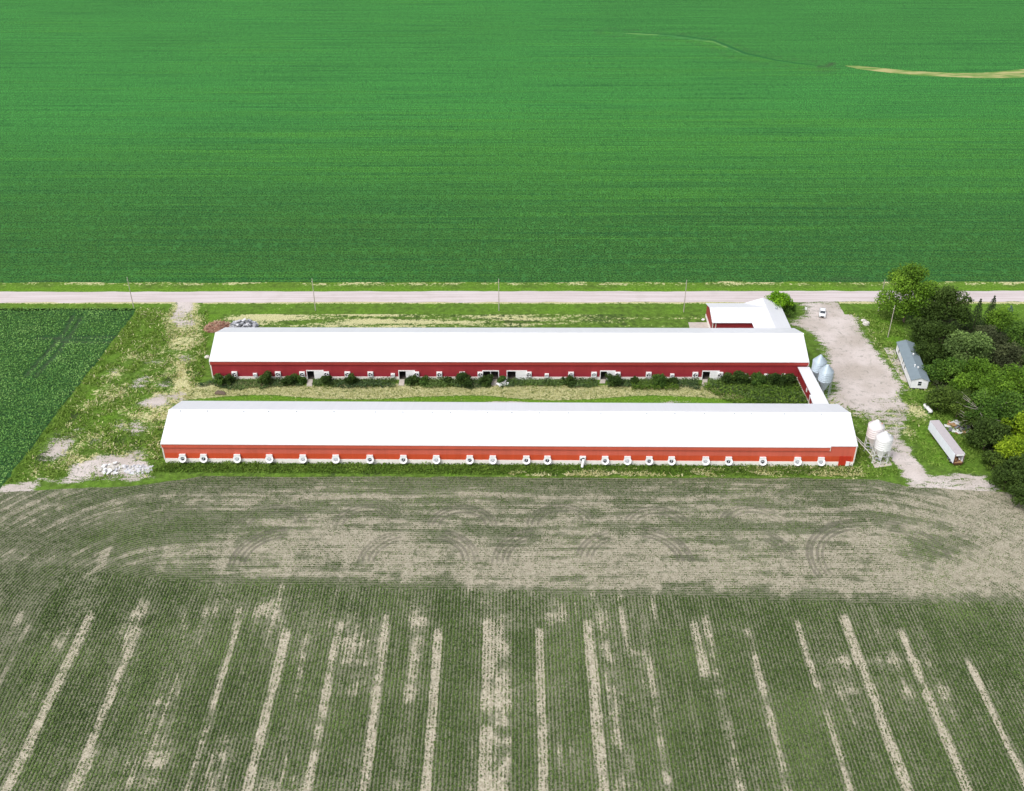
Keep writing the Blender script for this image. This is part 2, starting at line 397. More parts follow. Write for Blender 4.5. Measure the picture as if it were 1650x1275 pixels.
# north lawn: thin mown grass with east-west dry streaks
lawn_n = pts((330, 500), (1135, 500), (1135, 530), (330, 530)); lm = polymask(jx, jy, lawn_n, 3)
streak = fbm(X*.12, Y, .35, 4, 55)
west = sstep(60, -70, X)
dry = np.where(lm > 0, dry*(1-lm)+lm*(.27+.28*west+1.35*(streak-.5)), dry); lush = lush*(1-lm)+lm*(.24+.5*(N1-.5))
dry = np.maximum(dry, .8*polymask(jx, jy, pts((385, 505), (425, 502), (470, 506), (470, 516), (400, 515)), 1.5)); lush = np.maximum(lush, .8*blob(jx, jy, at(335, 510), 8, 7)); dry *= 1-.8*blob(jx, jy, at(335, 512), 8, 8)
# west yard
tr = strokedist(jx, jy, pts((292, 486), (293, 496), (296, 515), (300, 535), (303, 552)))
bare = np.maximum(bare, (.66+.8*(N2-.5))*sstep(5, 1.5, tr)*sstep(294, 303, Y+8*(N2-.5))); dry = np.maximum(dry, .62*sstep(9, 3, tr))
rough = pts((215, 545), (290, 560), (330, 570), (320, 640), (275, 660), (262, 715), (265, 740), (60, 775), (30, 775), (90, 700)); rm = polymask(jx, jy, rough, 4)
dry = np.maximum(dry, rm*(.37+1.2*(N2-.5)+.10*sstep(-118, -98, X))); lush = np.where(rm > .5, .46+1.5*(N1-.5)+.6*(N2-.5), lush)
dry = np.maximum(dry, .80*polymask(jx, jy, pts((278, 580), (300, 578), (318, 640), (295, 650), (270, 655), (276, 620)), 2))
for c, rx, ry, a in (((252, 648), 6, 4, .8), ((285, 640), 5, 4, .62), ((262, 618), 5, 2.5, .5), ((220, 617), 5, 5, .6), ((180, 600), 4, 4, .5), ((245, 585), 4, 3, .45), ((195, 688), 4, 5, .5), ((222, 692), 4.5, 4, .62), ((88, 722), 5, 7, .75), ((120, 698), 4, 4, .45), ((213, 735), 4, 6, .6), ((150, 712), 4, 3, .4), ((300, 578), 5, 4, .5), ((275, 566), 4, 2.5, .45)):
    bare = np.maximum(bare, a*blob(jx, jy, at(*c), rx, ry))
bare = np.maximum(bare, (.68+.45*(N2-.5))*polymask(jx, jy, pts((112, 748), (150, 737), (168, 730), (205, 733), (236, 748), (250, 768), (210, 776), (40, 780), (60, 770), (100, 768)), 3.0))
veg = polymask(jx, jy, pts((52, 765), (70, 752), (105, 752), (108, 765), (80, 772)), 1.2); bare *= 1-veg; dry *= 1-veg; lush = np.where(veg > .5, .55, lush)
bare = np.maximum(bare, .7*polymask(jx, jy, pts((-20, 782), (60, 778), (20, 830), (-20, 850)), 2))
# courtyard bands between the barns
cy0, cy1 = at(800, 646)[1], at(800, 604)[1]
inc = (X > -97) & (X < 89) & (Y > 246) & (Y < 271)
wave = 1.6*np.sin(X/9.5)+2.5*(fbm(X, Y*0, .05, 3, 77)-.5)
bandd = sstep(258.2, 259.6, Y+wave*.8)*sstep(267.0, 265.2, Y+5.5*(N2-.5)-2.2*(X < -70))*sstep(80, 66, X)
dry = np.where(inc, np.maximum(bandd*.66, .06), dry); lush = np.where(inc, np.where(Y+wave*.8 < 259.0, .9, .16+.3*N2), lush)
bare = np.where(inc, .6*blob(X, Y, (-2, 256.6), 9, 1.2)+.55*blob(X, Y, (46, 256.8), 8, 1.2), bare)
# south strip in front of the near barn
inc = (X > -92) & (X < 92) & (Y < 226.6)
dry = np.where(inc, .12+.9*(fbm(X*.25, Y, .35, 4, 91)-.5)+.28*sstep(30, 70, X)*sstep(220.5, 222, Y), dry); lush = np.where(inc, .42+.9*(N2-.5), lush); bare = np.where(inc, .08, bare)
# verges either side of the road
vn = (Y > 326.5); lush = np.where(vn, .62+.5*(N2-.5)+.3*sstep(332, 328, Y), lush); dry = np.where(vn, .1+.62*sstep(331, 334, Y)*(fbm(X, Y*2, .14, 4, 5)-.15)*1.4, dry); bare = np.where(vn, 0, bare)
vs = (Y > 311) & (Y < 321) & ~((X > 93) & (X < 113)) & (np.abs(X+112) > 5); lush = np.where(vs, .60+.5*(N2-.5), lush); dry = np.where(vs, .15+.6*np.exp(-((Y-319.6)/1.0)**2)+.4*(N2-.5), dry); bare = np.where(vs, .32*np.exp(-((Y-320)/.9)**2), bare)
# ground under the grove
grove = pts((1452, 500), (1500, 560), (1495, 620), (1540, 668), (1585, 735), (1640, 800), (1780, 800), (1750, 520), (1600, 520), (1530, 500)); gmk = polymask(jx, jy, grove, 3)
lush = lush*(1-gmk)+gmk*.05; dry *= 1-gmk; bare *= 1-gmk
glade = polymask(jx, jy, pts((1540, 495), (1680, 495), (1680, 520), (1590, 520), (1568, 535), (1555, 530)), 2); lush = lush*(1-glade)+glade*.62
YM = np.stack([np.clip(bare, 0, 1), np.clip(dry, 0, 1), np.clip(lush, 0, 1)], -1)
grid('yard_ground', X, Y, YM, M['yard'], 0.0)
def mask_at(x, y):
    i = np.clip(((np.asarray(y)-203)/.5).round().astype(int), 0, len(ys)-1); j = np.clip(((np.asarray(x)+190)/.5).round().astype(int), 0, len(xs)-1)
    return YM[i, j]

# ---- gravel road with ragged edges
xs_ = np.arange(-420, 420.1, 2.0)
def edge(y, seed, a): return y+a*(fbm(xs_, xs_*0, .15, 4, seed)-.5)
rows = [edge(319.9, 3, 1.4), np.full_like(xs_, 322), np.full_like(xs_, 325.5), edge(328.1, 8, 1.0)]
X2 = np.tile(xs_, (4, 1)); Y2 = np.stack(rows)+X2*.0018
Z2 = np.array([.02, .12, .12, .02])[:, None]+0*X2
grid('gravel_road', X2, Y2, None, M['road'], Z2)

# ---- far crop field
X, Y = np.meshgrid(np.arange(-520, 520.1, 4.0), np.concatenate([np.arange(336, 430, 2.0), np.arange(430, 1000, 5.0)]))
Y = Y.copy(); Y[0, :] = 335.2+1.6*(fbm(X[0], X[0]*0, .12, 4, 14)-.5)+X[0]*.0018
tone = sstep(345, 560, Y)*.95; lite = .5+.6*np.exp(-((Y-475)/60)**2)*sstep(-320, 60, X)
curve = pts((985, 52), (1060, 58), (1125, 63), (1160, 72), (1195, 88), (1250, 99), (1325, 108))
cd = strokedist(X, Y, curve); lite = lite+.5*sstep(14, 3, cd)
above = polymask(X, Y, pts((985, 52), (1060, 58), (1125, 63), (1160, 72), (1195, 88), (1250, 99), (1325, 108), (1400, 116), (1650, 126), (1900, 100), (1900, -60), (900, -60)), 8)
tone = tone*(1-.14*above); lite = lite-.35*above
trk = .8*sstep(3.2, .5, strokedist(X, Y, pts((1322, 108), (1342, 104))))+.30*sstep(3, 0, np.abs(cd-9))*sstep(4, 8, cd)*(Y > 600)
trk = trk+.55*blob(X, Y, at(1362, 451), 9, 1.2)+.4*blob(X, Y, at(70, 455), 8, 1.5)+.4*blob(X, Y, at(1600, 455), 20, .8)
grid('far_crop_field', X, Y, np.stack([np.clip(tone, 0, 1), np.clip(lite, 0, 1), np.clip(trk, 0, 1)], -1), M['far'], .012)
# tan grassed waterway curving through the far field
def ribbon(name, line, widths, mat, z):
    P = np.array(line); T = np.gradient(P, axis=0); T /= np.linalg.norm(T, axis=1)[:, None]; Nn = np.stack([-T[:, 1], T[:, 0]], 1); W = np.array(widths)[:, None]/2
    XX = np.stack([(P-Nn*W)[:, 0], (P+Nn*W)[:, 0]]); YY = np.stack([(P-Nn*W)[:, 1], (P+Nn*W)[:, 1]])
    return grid(name, XX, YY, None, mat, z)
t = NT('dry_waterway_grass'); wm = t.done(t.mix(t.step(t.noise(.25, 4, (.25, 1, 1)), .4, .62), (.12, .24, .05), (.40, .37, .16)), .95, 0, .1)
ribbon('grass_waterway', pts((1362, 106), (1385, 109), (1420, 113), (1470, 118), (1530, 121), (1590, 122), (1630, 120), (1670, 116), (1720, 106)), (1, 7, 8, 9, 9, 11, 14, 14, 14), wm, .03)
t = NT('thin_terrace_grass'); wm2 = t.done(t.mix(t.step(t.noise(.12, 4, (.3, 1, 1)), .42, .6), (.05, .20, .055), (.13, .28, .075)), .95, 0, .1)
t = NT('furrow_crop'); wm3 = t.done(t.mix(t.noise(.2, 3), (.020, .105, .03), (.030, .155, .04)), .95, 0, .1)
ribbon('field_furrow', pts((960, 50), (1030, 53), (1090, 57), (1150, 65), (1175, 75), (1200, 86), (1250, 97), (1290, 103), (1330, 107)), (.3, 1.5, 2.5, 3, 3, 3, 2.5, 2, 1), wm3, .05)
ribbon('terrace_strip', pts((985, 53), (1030, 55), (1080, 58), (1090, 60), (1150, 68), (1175, 78), (1205, 90)), (.5, 3.5, 2.2, 4, 2.5, 2, .5), wm2, .03)

# ---- side crop field on the left
yy = np.arange(190, 316.1, .75); Xe = np.interp(yy, [190, 216.7, 317.7], [-135, -133.6, -127.8])-.2-1.5*(fbm(yy*0, yy, .2, 4, 61)-.5)
uu = np.linspace(0, 1, 220); X = Xe[:, None]-(1-uu[None, :])*190; Y = np.repeat(yy[:, None], 220, 1)
Y[-1] = 314.0+1.5*(fbm(X[-1], X[-1]*0, .15, 3, 4)-.5)
tone = .22+.25*(fbm(X, Y, .04, 3, 12)-.5)
trk = np.zeros_like(X)
for ln in (pts((118, 510), (108, 530), (80, 565), (42, 606)), pts((131, 512), (120, 532), (96, 566), (58, 606)), pts((60, 546), (110, 545), (190, 544)), pts((90, 551), (140, 552), (186, 552))):
    trk = np.maximum(trk, .85*sstep(1.0, .35, strokedist(X, Y, ln)))
grid('side_crop_field', X, Y, np.stack([np.clip(tone*.3, 0, 1), np.full_like(X, .1), 0.35+.65*trk], -1), M['far'], .012)
SIDE_TRK = [pts((118, 510), (108, 530), (80, 565), (42, 606)), pts((131, 512), (120, 532), (96, 566), (58, 606)), pts((60, 546), (110, 545), (190, 544)), pts((90, 551), (140, 552), (186, 552))]

# ---- near crop field
xs = np.arange(-160, 160.1, .36); Yt = 220.3-.006*xs+1.1*(fbm(xs, xs*0, .16, 4, 71)-.5)
Yt = Yt-np.interp(xs, [-160, -100, -82, 85, 97, 104, 128, 160], [9, 4.5, 0, 0, .5, 3.5, 5.5, 8])
vv = np.linspace(0, 1, 320); Y = 96+(Yt[None, :]-96)*vv[:, None]; X = np.repeat(xs[None, :], 320, 0)
NA = fbm(X, Y, .05, 4, 101); NB = fbm(X*.35, Y*1.2, .14, 4, 111); NC = fbm(X*1.6, Y*.16, .12, 4, 121); ND = fbm(X, Y, .018, 3, 131)
def rowdist(x, y):
    """distance in from the field edge, with wide rounded corners: the headland passes follow it"""
    xl = -134-.04*(y-216); xr = 139+.10*(216-y); yt = 220.3-.006*x; r_ = 52.0
    dx = np.minimum(x-xl, xr-x); dy = yt-y
    ix = r_-np.minimum(dx, r_); iy = r_-np.minimum(dy, r_)
    return np.where((ix > 0) & (iy > 0), r_-np.hypot(ix, iy), np.minimum(dx, dy))
def head_of(x, y):
    yb = np.interp(x, [-130, -95, -60, 0, 55, 80, 120], [184, 183, 179.3, 177.3, 174.5, 173, 174])
    j_ = 3.0*(fbm(x, y, .25, 3, 141)-.5)
    return np.maximum.reduce([sstep(-1.2, 1.2, y-yb+j_), sstep(-106, -108.5, x+(y-200)*.10+j_), sstep(114, 116.5, x+(y-200)*.10+j_)])
yb = np.interp(X, [-130, -95, -60, 0, 55, 80, 120], [184, 183, 179.3, 177.3, 174.5, 173, 174])
head = head_of(X, Y)
bare_m = .16+.6*(NA-.5)+.95*(NC-.5)+.3*(ND-.5)+.95*(fbm(X*1.31, Y*.10, 1.0, 2, 181)-.5)*sstep(.35,.65,fbm(X*.6, Y*.5, .09, 3, 183))*.7+.35*(fbm(X*.05, Y, .25, 3, 191)-.5)
STR = [(-107, .55, 1.6, 0), (-94.6, 1, 2.6, 0), (-82.6, 1, 2.2, 0), (-72.2, .5, 2.0, 0), (-60.9, .62, 2.2, 0), (-49.6, .95, 2.4, 0), (-38.4, .85, 2.6, 0), (-27.9, .95, 2.4, 0), (-16.2, 1, 2.2, 0), (-5.2, 1, 3.0, 0), (-2.0, .65, 4.5, 0), (6.0, 1, 2.2, 0), (16.9, 1.05, 2.6, 0), (20.4, .62, 3.0, 0), (29.2, .6, 2.4, 0), (40.6, .95, 2.6, 155), (43.0, .6, 2.6, 0), (52.0, .62, 2.4, 0), (63.5, .6, 2.4, 0), (74.2, 1, 2.4, 0), (85.5, .95, 2.2, 0), (97.2, .95, 2.0, -160)]
for k, (sx, a, w, lim) in enumerate(STR):
    prof = sstep(w*.42+.7, w*.42-.6, np.abs(X-sx-.5*(fbm(Y*0+k, Y, .08, 2, 200+k)-.5)))
    mod = .30+1.10*fbm(X*.5+k*9, Y, .20, 4, 300+k)
    if lim > 0: mod = mod*sstep(lim-6, lim, Y)
    if lim < 0: mod = mod*sstep(-lim, -lim-5, Y)
    bare_m = np.maximum(bare_m, np.minimum(.70, a*mod*(.8+.5*vnoise(X/.762, Y*.15, 1.0, 500+k))*prof)*sstep(170.5+2.5*np.sin(k*2.1), 166+2.5*np.sin(k*2.1), Y))
RD = rowdist(X, Y); ST1 = fbm(X*.05, RD, .42, 4, 151)-.5; ST2 = fbm(X*.09+40, RD, 1.1, 3, 161)-.5
bare_h = .46+.35*(NB-.5)+.30*(NA-.5)+.50*ST1+.85*ST2+.22*np.exp(-((Y-yb-9)/8)**2)*sstep(-95, -20, X)-.12*sstep(-40, -105, X)-.18*sstep(212, 219, Y)
bare_h = bare_h+.06*sstep(60, 110, X)-.16*np.exp(-((Y-yb+.5)/2.2)**2)
bare_h = bare_h-.40*blob(X, Y, at(1490, 890), 8, 6)-.3*blob(X, Y, at(190, 870), 12, 5)-.3*blob(X, Y, at(300, 845), 12, 4)
bare_h = .50+.66*(bare_h-.47)
for k in range(14):   # old pass marks crossing the headland, in line with the rows
    sx = -98+k*14.6; bare_h = bare_h+.28*sstep(1.6, .5, np.abs(X-sx))*sstep(yb+22, yb+8, Y)*fbm(X*0+k, Y, .2, 2, 400+k)*2*.6
mainhead = sstep(-4.5, 5.5, Y-yb+4*(NA-.5)); bare = bare_h*mainhead+bare_m*(1-mainhead)+.10*(sstep(108, 116, X+(Y-200)*.1))
bare = np.maximum(np.minimum(bare, .72), .9*sstep(-131, -134.5, X)*(Y > 196))
# wheel tracks where machines turned
trk = np.zeros_like(X)
def arc(cx, cy, r, a0, a1, s, offs=(0, 1.1, 2.6)):
    ang = np.degrees(np.arctan2(Y-cy, X-cx)) % 360; d = np.hypot(X-cx, Y-cy); am = sstep(a0-12, a0+6, ang)*sstep(a1+12, a1-6, ang)
    out = np.zeros_like(X)
    for o in offs: out = np.maximum(out, sstep(.62, .2, np.abs(d-r+o)))
    return out*am*min(1, s*1.25)
for px_, py_, r, s in ((300, 848, 8, .45), (437, 850, 9, .6), (590, 848, 9, .6), (745, 850, 8.6, .7), (905, 848, 8.6, .65), (1060, 852, 8.8, .65), (1218, 852, 9, .55), (1385, 850, 8, .4)):
    c = at(px_, py_); trk = np.maximum(trk, arc(c[0], c[1], r+random.uniform(-.5, .5), 5+random.uniform(0, 15), 178-random.uniform(0, 20), s))
for px_, py_, r, a0, a1, s in ((455, 905, 12.5, 95, 185, .8), (655, 905, 11.5, 100, 180, .6), (690, 905, 12, 0, 75, .95), (878, 905, 12.5, 105, 180, .95), (1030, 905, 13, 0, 80, .9), (1010, 905, 12, 110, 170, .6), (1205, 900, 12, 5, 70, .55), (1408, 905, 15.5, 95, 200, 1.0), (1440, 900, 14, 0, 80, .6)):
    c = at(px_, py_); trk = np.maximum(trk, arc(c[0], c[1], r, a0, a1, s, (0, 1.0, 2.4, 3.6)))
trk = trk*np.clip(.20+1.5*fbm(X, Y, .20, 4, 171), 0, 1)
RC = np.where(head > .5, rowdist(X, Y), X)
nf = grid('near_crop_field', X, Y, np.stack([np.clip(bare, 0, 1), np.clip(head, 0, 1), np.clip(trk, 0, 1)], -1), M['near'], .016)
a_ = nf.data.attributes.new('rowc', 'FLOAT', 'POINT'); a_.data.foreach_set('value', RC.astype(np.float32).ravel())
NBARE, NTRK, NYT = bare, trk, Yt

# ================================================================== BARNS
def fan(parent, x, y0, z, big=True, cone=True, state=0):
    """wall fan: square housing, discharge cone and rotor; faces -y"""
    w = .84 if big else .62; b = MB()
    b.box(x-w, x+w, y0-.45, y0+.02, z-w, z+w*1.02)
    r = w*.80
    TL_ = R_(30) if cone else 0.0
    def tilt(q, i0=0):
        for i in range(i0, len(q.v)):
            vx, vy, vz = q.v[i]; dy, dz = vy-(y0-.45), vz-z
            q.v[i] = (vx, y0-.45+dy*math.cos(TL_)+dz*math.sin(TL_), z-dy*math.sin(TL_)+dz*math.cos(TL_)-(.42 if cone else 0))
    i0 = len(b.v)
    if cone: b.lathe([(.50, -.40), (.54, -.5), (1.03, -.86), (1.07, -.86), (1.07, -.78), (.80, -.1), (.80, .2)], (x, y0, z), 22, 0, 'y')
    else: b.lathe([(r, -.45), (r*1.02, -.62), (r*1.1, -.62), (r*1.1, -.45)], (x, y0, z), 20, 0, 'y')
    tilt(b, i0)
    if cone: r = .50
    f = b.build('exhaust_fan', M['white'], parent)
    dd_ = -.20 if cone else 0
    o = MB(); o.lathe([(.001, -.47+dd_), (r*.97, -.47+dd_)], (x, y0, z), 20, 0, 'y'); tilt(o)
    a0 = state*.9
    if state % 3 == 2:
        o.build('shutter', M['shutter'], f)
        q = MB(); 
        for k in range(3): q.box(x-r*.7, x+r*.7, y0-.54, y0-.49, z-r*.55+k*r*.45, z-r*.55+k*r*.45+r*.14)
        q.v = [(a_, b_+dd_, c_) for a_, b_, c_ in q.v]; tilt(q); q.build('louvre', M['white'], f)
    else:
        o.build('fan_opening', M['dark'], f)
        q = MB(); nb = 2 if cone else 3
        for k in range(nb):
            a = a0+2*math.pi*k/nb; ca, sa = math.cos(a), math.sin(a); cb, sb = math.cos(a+.62), math.sin(a+.62)
            q.quadmesh([(x+.1*ca, y0-.52, z+.1*sa), (x+r*.86*ca, y0-.56, z+r*.86*sa), (x+r*.86*cb, y0-.49, z+r*.86*sb), (x+.1*cb, y0-.50, z+.1*sb)], [(0, 1, 2, 3)])
        q.lathe([(.001, -.6), (.13, -.6), (.13, -.48)], (x, y0, z), 10, 0, 'y')
        q.v = [(a_, b_+dd_, c_) for a_, b_, c_ in q.v]; tilt(q); q.build('fan_blades', M['grey'] if cone else M['white'], f)
    return f

def barn(name, label, cx, cy, rz, L, W, eave, ridge, mw, mf, ext, openings=(), oz=3.0, found=1.55):
    """local frame: x along the barn, y=0 near wall, y=W far wall"""
    t = thing(name, label, 'barn', (cx, cy, 0), rz); h = L/2
    # walls (near wall built round its doorways)
    w = MB(); edges = [-h]
    for a, b_ in openings: edges += [a, b_]
    edges.append(h)
    for i in range(0, len(edges), 2): w.box(edges[i], edges[i+1], 0, .2, found, eave)
    for a, b_ in openings: w.box(a, b_, 0, .2, oz, eave)
    w.box(-h, h, W-.2, W, found, eave)
    w.build('wall', mw, t)
    e = MB()
    for s in (-1, 1):
        x0, x1 = (s*h-.2, s*h) if s > 0 else (s*h, s*h+.2)
        e = MB(); e.prism([(.2, found), (W-.2, found), (W-.2, eave), (W/2, ridge-.25), (.2, eave)], x0, x1); e.build('gable_wall', M['red_side_y'] if mw == M['red_back'] else mw, t)
    fd = MB()
    for i in range(0, len(edges), 2): fd.box(edges[i]+(.05 if i else 0), edges[i+1], -.07, .22, -.05, found)
    fd.box(-h, h, W-.22, W+.07, -.05, found); fd.box(-h-.07, -h+.2, .22, W-.22, -.05, found); fd.box(h-.2, h+.07, .22, W-.22, -.05, found)
    fd.build('foundation', M['concrete_wall'], t)
    fl = MB(); fl.box(-h+.25, h-.25, .25, W-.25, -.02, .03); fl.build('floor', M['dark_floor'], t)
    # boxed eave hanging over the near wall
    x0, x1 = ext
    eb = MB(); eb.prism([(-.42, eave-1.25), (-.002, eave-1.25), (-.002, eave+.10), (-.42, eave-.08)], x0, x1); eb.build('eave_box', mf, t); eb = MB(); eb.prism([(W+.002, eave-1.25), (W+.24, eave-1.25), (W+.24, eave-.02), (W+.002, eave+.1)], x0, x1)
    eb.build('eave_box', mf, t)
    # roof: two slopes with a real thickness
    r = MB(); sl = (ridge-eave)/(W/2); ov = .52; th = .14
    def slope(y0, y1, xa, xb):
        z0 = eave+.12+sl*min(y0, W-y0) if y0 < W/2 else eave+.12+sl*(W-y0); z1 = eave+.12+sl*min(y1, W-y1)
        r.prism([(y0, z0), (y1, z1), (y1, z1+th), (y0, z0+th)], xa, xb)
    slope(-ov, W/2, x0-.15, x1+.1)
    if x1 < h-1: slope(-.2, W/2, x1+.1, h+.25)
    slope(W/2, W+ov, x0-.15, h+.25)
    r.build('roof', M['roof'], t)
    c = MB(); zr = ridge+.12+th
    c.prism([(W/2-.35, zr-.35*sl+.02), (W/2, zr+.02), (W/2+.35, zr-.35*sl+.02), (W/2+.35, zr-.35*sl+.05), (W/2, zr+.07), (W/2-.35, zr-.35*sl+.05)], x0-.16, h+.26)
    c.build('ridge_cap', M['white'], t)
    for s in (-1, 1): tr = MB(); tr.box(s*h-.16, s*h+.16, -.10, .16, found-.4, eave-(1.25 if s < 0 or x1 > h-1 else 0)); tr.build('corner_trim', M['cream'], t)
    tr = MB(); tr.box(x0-.16, x0-.002, -.46, -.11, eave-1.3, eave-.16); tr.build('eave_trim', M['cream'], t)
    tr = MB(); tr.box(x1+.002, x1+.16, -.46, -.11, eave-1.3, eave-.05); tr.build('eave_trim', M['cream'], t)
    gt = MB()   # roof edge gutter / fascia strip
    gt.box(x0, x1, -.58, -.522, eave-.10, eave+.09); gt.build('gutter', M['white'], t)
    return t

EAVE, RIDGE = 6.6, 10.4
# near barn
FA = R_(-.5); fcx, fcy = -1.0, 226.0
def f_local(px_, py_, z):
    x, y = at(px_, py_, z); dx, dy = x-fcx, y-fcy; return dx*math.cos(FA)+dy*math.sin(FA)
xs_notch = f_local(1337, 719, 6.4)
nb = barn('livestock_barn', 'long front barn with faded orange-red walls, white roof and a row of white fan cones', fcx, fcy, FA, 185.4, 20.0, EAVE, RIDGE, M['red_front'], M['red_fascia'], (-92.7, xs_notch))
FANS = (294, 328, 382, 434, 488, 541, 596, 650, 703, 757, 794, 848, 882, 939, 975, 1011, 1046, 1082, 1137, 1174, 1229, 1285, 1323)
ST = (0, 1, 2, 2, 2, 2, 0, 1, 2, 0, 2, 1, 1, 0, 3, 2, 3, 1, 2, 1, 3, 2, 2)
for k, p in enumerate(FANS):
    f = fan(nb, f_local(p, 740.5+(p-800)*.0045, 2.1)+.0, -.07, 2.25, True, p != 939, ST[k])
    if p == 939:   # cone torn off and hanging
        x = f_local(p, 740, 2.2); q = MB(); q.tube((x+.25, -.55, 2.3), (x-.2, -1.5, .35), .42, .36, 12, 0, False); q.tube((x+.2, -.6, 2.1), (x-.22, -1.45, .4), .30, .27, 12, 0, False)
        q.build('torn_cone', M['white'], f)
d = MB(); dx0, dx1 = f_local(1353, 738, 3), f_local(1371.5, 738, 3)
d.box(dx0, dx1, -.16, -.075, .05, 3.35); dr = d.build('door', M['red_door'], nb)
q = MB(); q.box(dx0+1.95, dx0+2.9, -.34, -.162, .3, 1.75); q.build('door_panel', M['white'], dr)

rr_ = random.Random(4)
for k in range(22):
    b = MB(); x = -88+k*8.2+rr_.uniform(-3, 3); b.box(x-.13, x+.13, 9.35, 9.55, RIDGE-.05, RIDGE+.32); b.build('ridge_vent', M['galv_plain'], nb)
# far barn
BA = R_(-.15); bcx, bcy = -.9, 269.4
def b_local(px_, py_, z):
    x, y = at(px_, py_, z); return x-bcx
DOORS = [(495, 521, 'r'), (643, 668, 'r'), (778, 803, 'n'), (817, 848, 'r'), (967, 990, 'r'), (1131, 1157, 'r')]
ops = []
for a, b_, k in DOORS: ops.append((b_local(a+.5, 604, 1.5), b_local(b_, 604, 1.5)))
bb = barn('livestock_barn', 'long rear barn with dark red walls, white sliding doors and shrubs along its base', bcx, bcy, BA, 180.6, 19.9, EAVE, RIDGE, M['red_back'], M['red_fascia_back'], (-90.3, 90.3), ops, 2.95, 1.0)
for (a, b_), (pa, pb, k) in zip(ops, DOORS):
    fr = MB(); fr.box(a-.22, b_+.22, -.12, .0-.002, 2.95, 3.3); fr.box(a-.22, a, -.12, -.002+.0, 0, 2.95); fr.box(b_, b_+.22, -.12, -.002, 0, 2.95)
    if k == 'n': fr.box((a+b_)/2-.08, (a+b_)/2+.08, -.12, -.002, 0, 2.95)
    dro = fr.build('sliding_door', M['white'], bb)
    if k != 'n':
        m_ = a+(b_-a)*.44
        p = MB(); p.box(m_, b_+.05, -.22, -.125, .02, 2.92)
        for z in (1.0, 2.0): p.box(m_, b_+.05, -.26, -.222, z-.06, z+.06)
        p.build('door_panel', M['white'], dro)
for p, big, st in ((378, 1, 0), (411, 0, 2), (448, 1, 1), (487, 1, 0), (526, 1, 1), (560, 1, 0), (597, 1, 3), (633, 0, 2), (671, 1, 1), (708, 1, 3), (745, 1, 0), (774, 1, 1), (852, 1, 3), (881, 0, 2), (920, 1, 0), (957, 1, 2), (995, 1, 1), (1045, 1, 0), (1083, 0, 2), (1120, 1, 3), (1160, 1, 0), (1199, 0, 1), (1234, 0, 2), (1262, 0, 2)):
    fan(bb, b_local(p, 603, 2.0), -.07, 2.0 if big else 1.65, bool(big), False, st)

# covered corridor between the barns
ct = thing('link_corridor', 'narrow white-roofed corridor joining the right ends of the two long barns', 'corridor', (88.4, 257.5, 0))
def loc(pl, c): return [(x-c[0], y-c[1]) for x, y in pl]
cc = (88.4, 257.5)
w = MB(); w.slab(loc([(87.6, 246.6), (89.7, 246.6), (89.0, 269.2), (86.9, 269.2)], cc), .5, 4.6); w.build('wall', M['red_side_y'], ct)
w = MB(); w.slab(loc([(87.5, 246.6), (89.8, 246.6), (89.1, 269.2), (86.8, 269.2)], cc), -.05, .5); w.build('foundation', M['concrete_wall'], ct)
w = MB(); w.slab(loc([(86.55, 253.0), (90.3, 253.0), (89.8, 268.55), (86.2, 268.55)], cc), 4.85, 5.0); w.slab(loc([(85.9, 246.9), (90.5, 246.9), (90.3, 253.0), (86.0, 253.0)], cc), 4.86, 5.02); w.slab(loc([(86.9, 246.9), (89.9, 246.9), (89.2, 268.55), (86.6, 268.55)], cc), 4.6, 4.85); w.build('roof', M['roof'], ct)
for a_ in ((-1.62, -1.45, -5.6, -5.4), (-2.4, -2.25, -9.8, -9.6), (-2.4, -2.25, -5.0, -4.8)): w = MB(); w.box(*a_, 0, 4.85); w.build('post', M['white'], ct)
w = MB(); w.box(-1.36, -1.22, 1.5, 2.4, 2.0, 3.1); w.build('window', M['white'], ct)

# north building: west wing plus north-south wing
nt = thing('farm_building', 'white-roofed red building with a side wing beside the road, behind the rear barn', 'farm building', (78, 300, 0))
w = MB(); w.box(-12.7, .3, -3.2, 9.2, 1.2, 4.9); w.box(.3, 11.2, -10.4, 9.6, 1.2, 4.9); w.build('wall', M['red_back'], nt)
w = MB(); w.prism([(-3.0, 4.9), (9.0, 4.9), (3.0, 6.75)], -12.7, -12.5); w.build('gable_wall', M['red_side_y'], nt); w = MB()
vs = [(.5, 9.59, 4.9), (11.0, 9.59, 4.9), (5.75, 9.59, 6.62)]; w.quadmesh(vs+[(x, y-.2, z) for x, y, z in vs], [(0, 1, 2), (5, 4, 3), (0, 3, 4, 1), (1, 4, 5, 2), (2, 5, 3, 0)]); w.build('gable_wall', M['red_side_y'], nt)
w = MB(); w.box(-12.8, .2, -3.3, 9.3, -.05, 1.2); w.box(.2, 11.3, -10.4, 9.7, -.05, 1.2); w.build('foundation', M['concrete_wall'], nt)
w = MB()
def slopex(xa, za, xb, zb, ya, yb_):
    w.quadmesh([(xa, ya, za), (xb, ya, zb), (xb, yb_, zb), (xa, yb_, za), (xa, ya, za+.14), (xb, ya, zb+.14), (xb, yb_, zb+.14), (xa, yb_, za+.14)], [(0, 1, 2, 3), (7, 6, 5, 4), (0, 4, 5, 1), (1, 5, 6, 2), (2, 6, 7, 3), (3, 7, 4, 0)])
slopex(-.2, 4.75, 5.75, 6.7, -10.6, 10.0); slopex(5.75, 6.7, 11.7, 4.75, -10.6, 10.0)
w.prism([(-3.8, 4.8), (3.0, 6.8), (3.0, 6.94), (-3.8, 4.94)], -13.1, 5.4); w.prism([(3.0, 6.8), (9.8, 4.8), (9.8, 4.94), (3.0, 6.94)], -13.1, 5.4)
w.build('roof', M['roof'], nt)
